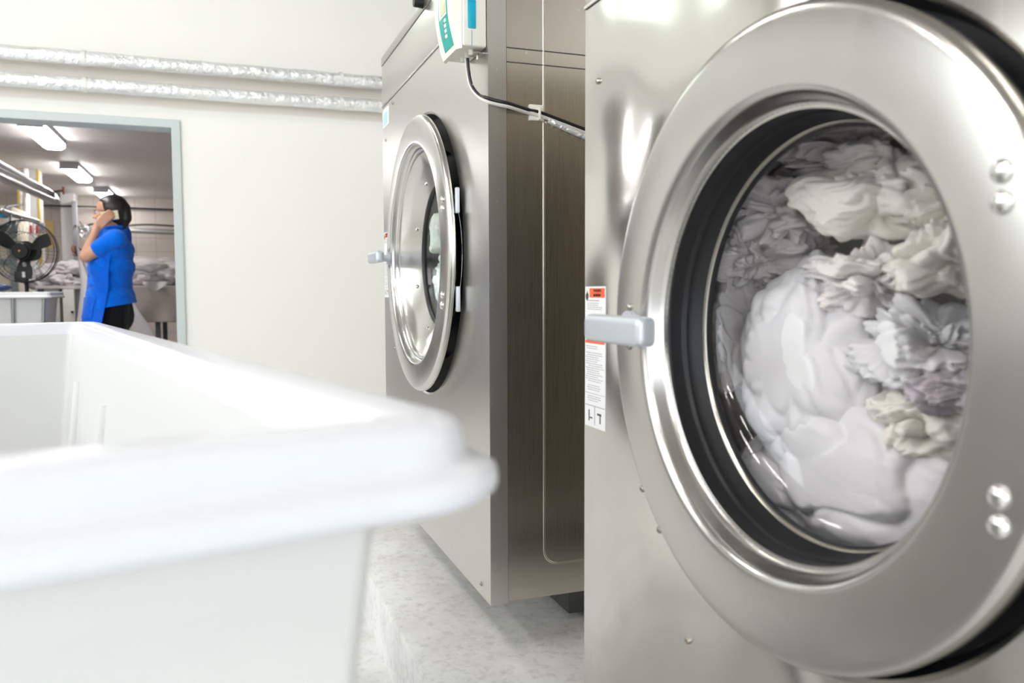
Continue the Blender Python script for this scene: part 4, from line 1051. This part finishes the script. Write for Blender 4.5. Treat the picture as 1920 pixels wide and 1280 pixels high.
# skirt of the polo flaring with a side slit
bm = nb(); g = []
cs = q(208, 560); NA = 72
for j in range(9):
    row = []; w = j / 8
    for i in range(NA + 1):
        a = -PI / 2 - .42 - .06 * w + (2 * PI - .08 - .10 * w) * i / NA
        hem = EYE - .10 - .065 - .02 * math.cos(a) * (-1) * 0
        z = (EYE - .02) * (1 - w) + (q(205, 577).z if math.cos(a) < .3 else q(240, 566).z) * w
        z = (EYE - .035) * (1 - w) + (q(203, 577).z + (math.cos(a) + .3) * .028) * w
        fl2 = 1.0 + .02 * w + .012 * math.sin(a * 7) * w
        row.append(bm.verts.new((cs.x + (.158 + .006 * w) * fl2 * math.cos(a), PY + (.180 + .010 * w) * fl2 * math.sin(a), z)))
    g.append(row)
for j in range(8):
    for i in range(NA): bm.faces.new((g[j][i], g[j][i + 1], g[j + 1][i + 1], g[j + 1][i]))
r_ = bmesh.ops.extrude_face_region(bm, geom=list(bm.faces)); bmesh.ops.scale(bm, vec=(.985, .985, 1), space=Matrix.Translation((-cs.x, -PY, 0)), verts=[v for v in r_['geom'] if isinstance(v, bmesh.types.BMVert)])
wl('shirt_tail', bm, M_BLUE, sobj)
# apron in front
bm = nb(); g = []
prof = [(184, 466, .0), (170, 492, .02), (166, 515, .03), (164, 540, .03), (160, 560, .035), (156, 585, .04), (152, 606, .05), (149, 640, .06)]
for (u, v, ex) in prof:
    row = []; c_ = q(u, v); half = .125 + ex
    for i in range(25):
        s = i / 24 * 2 - 1
        bend = (abs(s) ** 2.2) * (.13 + .5 * ex)
        row.append(bm.verts.new((c_.x + bend + .006 * math.sin(s * 9 + c_.z * 12), PY + s * (half + .04), c_.z + .05 * abs(s) ** 2 * (1 if v < 480 else 0))))
    g.append(row)
for j in range(len(g) - 1):
    for i in range(24): bm.faces.new((g[j][i], g[j][i + 1], g[j + 1][i + 1], g[j + 1][i]))
bmesh.ops.subdivide_edges(bm, edges=list(bm.edges), cuts=1, use_grid_fill=True, smooth=.6)
r_ = bmesh.ops.extrude_face_region(bm, geom=list(bm.faces)); bmesh.ops.translate(bm, vec=(.004, 0, 0), verts=[v for v in r_['geom'] if isinstance(v, bmesh.types.BMVert)])
ap = wl('apron', bm, M_APRON)
def apron_pt(v, s_, off):
    for (u0, v0, e0), (u1, v1, e1) in zip(prof, prof[1:]):
        if v0 <= v <= v1:
            t = (v - v0) / (v1 - v0); c_ = q(u0 + (u1 - u0) * t, v); ex = e0 + (e1 - e0) * t; break
    return Vector((c_.x - off + (abs(s_) ** 2.2) * (.13 + .5 * ex) + .006 * math.sin(s_ * 9 + c_.z * 12), PY + s_ * (.125 + ex + .04), c_.z))
bm = nb(); g = [[bm.verts.new(apron_pt(v, s_, .007)) for s_ in np.linspace(-.75, .6, 14)] for v in (557, 561, 570, 582, 596)]
for a_, b_ in zip(g, g[1:]):
    for k in range(13): bm.faces.new((a_[k], a_[k + 1], b_[k + 1], b_[k]))
r_ = bmesh.ops.extrude_face_region(bm, geom=list(bm.faces)); bmesh.ops.translate(bm, vec=(.004, 0, 0), verts=[v for v in r_['geom'] if isinstance(v, bmesh.types.BMVert)])
wl('apron_pocket', bm, M_APRON, ap)
# trousers
bm = nb()
capsule(bm, q(212, 580), q(213, 592), .135, .138)
for dy in (-.075, .075):
    kn = Vector((q(212, 600).x - .005, PY + dy, .46)); an = Vector((q(215, 600).x + .02, PY + dy, .12))
    capsule(bm, Vector((q(215, 560).x, PY + dy, .80)), kn, .104, .080); capsule(bm, kn, an, .080, .060)
w_('trousers', bm, M_TROUS, .008, 3)
for dy in (-.09, .09):
    an = Vector((q(215, 600).x + .02, PY + dy, .05)); bm = nb(); capsule(bm, an + Vector((.02, 0, -.005)), an + Vector((-.17, 0, -.012)), .045, .037)
    w_('shoe', bm, M_BLACK, .006, 2)
bm = nb(); c_ = palm + Vector((.035, -.012, .055)); 
tube(bm, [q(189, 411, -.105) + Vector((.011 * math.cos(a) * .75, .011 * math.sin(a), .011 * math.cos(a) * .6)) for a in np.linspace(0, 2 * PI, 13)[:-1]], .002, seg=6, smooth=0, closed=True)
wl('ring', bm, M_GOLD)
# the phone at the ear
ph = nb(); box(ph, -.056, .056, -.005, .005, -.031, .031, .004, 3)
po = link('mobile_phone', ph, mat('pale_yellow_phone_case', (0.62, 0.58, 0.38), .35)); po.location = q(206, 404, -.094); po.rotation_euler = (0, math.radians(-8), math.radians(-4)); tag(po, 'pale yellow mobile phone held to the ear of the woman', 'phone')
link('phone_screen', bx(-.056, .056, .005, .0056, -.028, .028), M_INK, po)

# second worker, hidden behind the woman, holding up a sheet
QY = 7.38
def q2_(u, v, dy=0.0): return at(u, v, QY + dy)
w2 = empty('person', (q2_(212, 600).x, QY, 0), 'person hidden behind the woman, only a dark hand showing on the held sheet', 'person')
def w2f(name, bm, m, vox=.008):
    bmesh.ops.translate(bm, vec=tuple(-w2.location), verts=bm.verts); return fuse(name, bm, m, w2, vox, 3)
bm = nb(); pt2 = head(bm, q2_(214, 410), (-1, .1, 0))
cB = q2_(214, 470)
capsule(bm, q2_(214, 420), q2_(214, 440), .05, .06); capsule(bm, q2_(214, 452), q2_(214, 540), .115, .125)
for s in (-1, 1):
    shd = q2_(212, 452, s * .16); elb = q2_(180, 492, s * .12); wri = q2_(153, 474, -.13) if s < 0 else q2_(175, 500, -.08)
    capsule(bm, shd, elb, .045, .036); capsule(bm, elb, wri, .036, .023)
    if s < 0: hand(bm, wri, q2_(147.5, 471.5, -.19), (-.7, -.5, .35), (0, .1, 1), (.1, 1, 0), r=.0085, curl=.9, L0=.035)
    else: hand(bm, wri, wri + Vector((-.01, .02, -.01)), (-.7, .2, -.3), (0, .1, 1), (.1, 1, 0), r=.0085, curl=.9, L0=.035)
    capsule(bm, Vector((cB.x, QY + s * .08, .8)), Vector((cB.x, QY + s * .08, .45)), .09, .06); capsule(bm, Vector((cB.x, QY + s * .08, .45)), Vector((cB.x, QY + s * .08, .08)), .06, .04)
    capsule(bm, Vector((cB.x, QY + s * .08, .05)), Vector((cB.x - .15, QY + s * .08, .035)), .04, .032)
w2f('body', bm, M_SKIN2)
bm = nb(); capsule(bm, q2_(215, 440), q2_(214, 545), .128, .140); capsule(bm, q2_(212, 450, -.11), q2_(212, 450, .11), .07, .07)
for s in (-1, 1): capsule(bm, q2_(212, 452, s * .15), q2_(200, 468, s * .14), .062, .055)
w2f('shirt', bm, M_APRON)
bm = nb(); capsule(bm, q2_(214, 548), q2_(214, 556), .135, .135)
for s in (-1, 1): capsule(bm, Vector((cB.x, QY + s * .08, .8)), Vector((cB.x, QY + s * .08, .12)), .10, .06)
w2f('trousers', bm, M_TROUS)
bm = nb(); ball(bm, pt2(-.02, 0, .035), .098, (1, .9, 1)); w2f('hair', bm, M_HAIR)
# the sheet
bm = nb(); g = []
SY = 7.12
TL = q2_(142, 463); 
left = [(143, 462), (146, 485), (149, 510), (151, 535), (149, 560), (145, 590), (140, 625), (134, 665)]
right = [(146, 463), (172, 500), (200, 530), (232, 548), (250, 565), (262, 585), (282, 612), (305, 660)]
for j, (a, b) in enumerate(zip(left, right)):
    row = []
    A0, B0 = at(a[0], a[1], SY), at(b[0], b[1], SY + .05)
    for i in range(41):
        s = i / 40; p = A0.lerp(B0, s); p.y += .03 * math.sin(s * 16 + j * .3) * (.3 + j / 8) * .8
        row.append(bm.verts.new(p))
    g.append(row)
for j in range(len(g) - 1):
    for i in range(40): bm.faces.new((g[j][i], g[j][i + 1], g[j + 1][i + 1], g[j + 1][i]))
bmesh.ops.subdivide_edges(bm, edges=list(bm.edges), cuts=1, use_grid_fill=True, smooth=.4)
r_ = bmesh.ops.extrude_face_region(bm, geom=list(bm.faces)); bmesh.ops.translate(bm, vec=(0, .003, 0), verts=[v for v in r_['geom'] if isinstance(v, bmesh.types.BMVert)])
tag(link('held_sheet', bm, M_LINEN, ang=180), 'pinkish white sheet held up behind the woman, hanging to the floor', 'sheet')
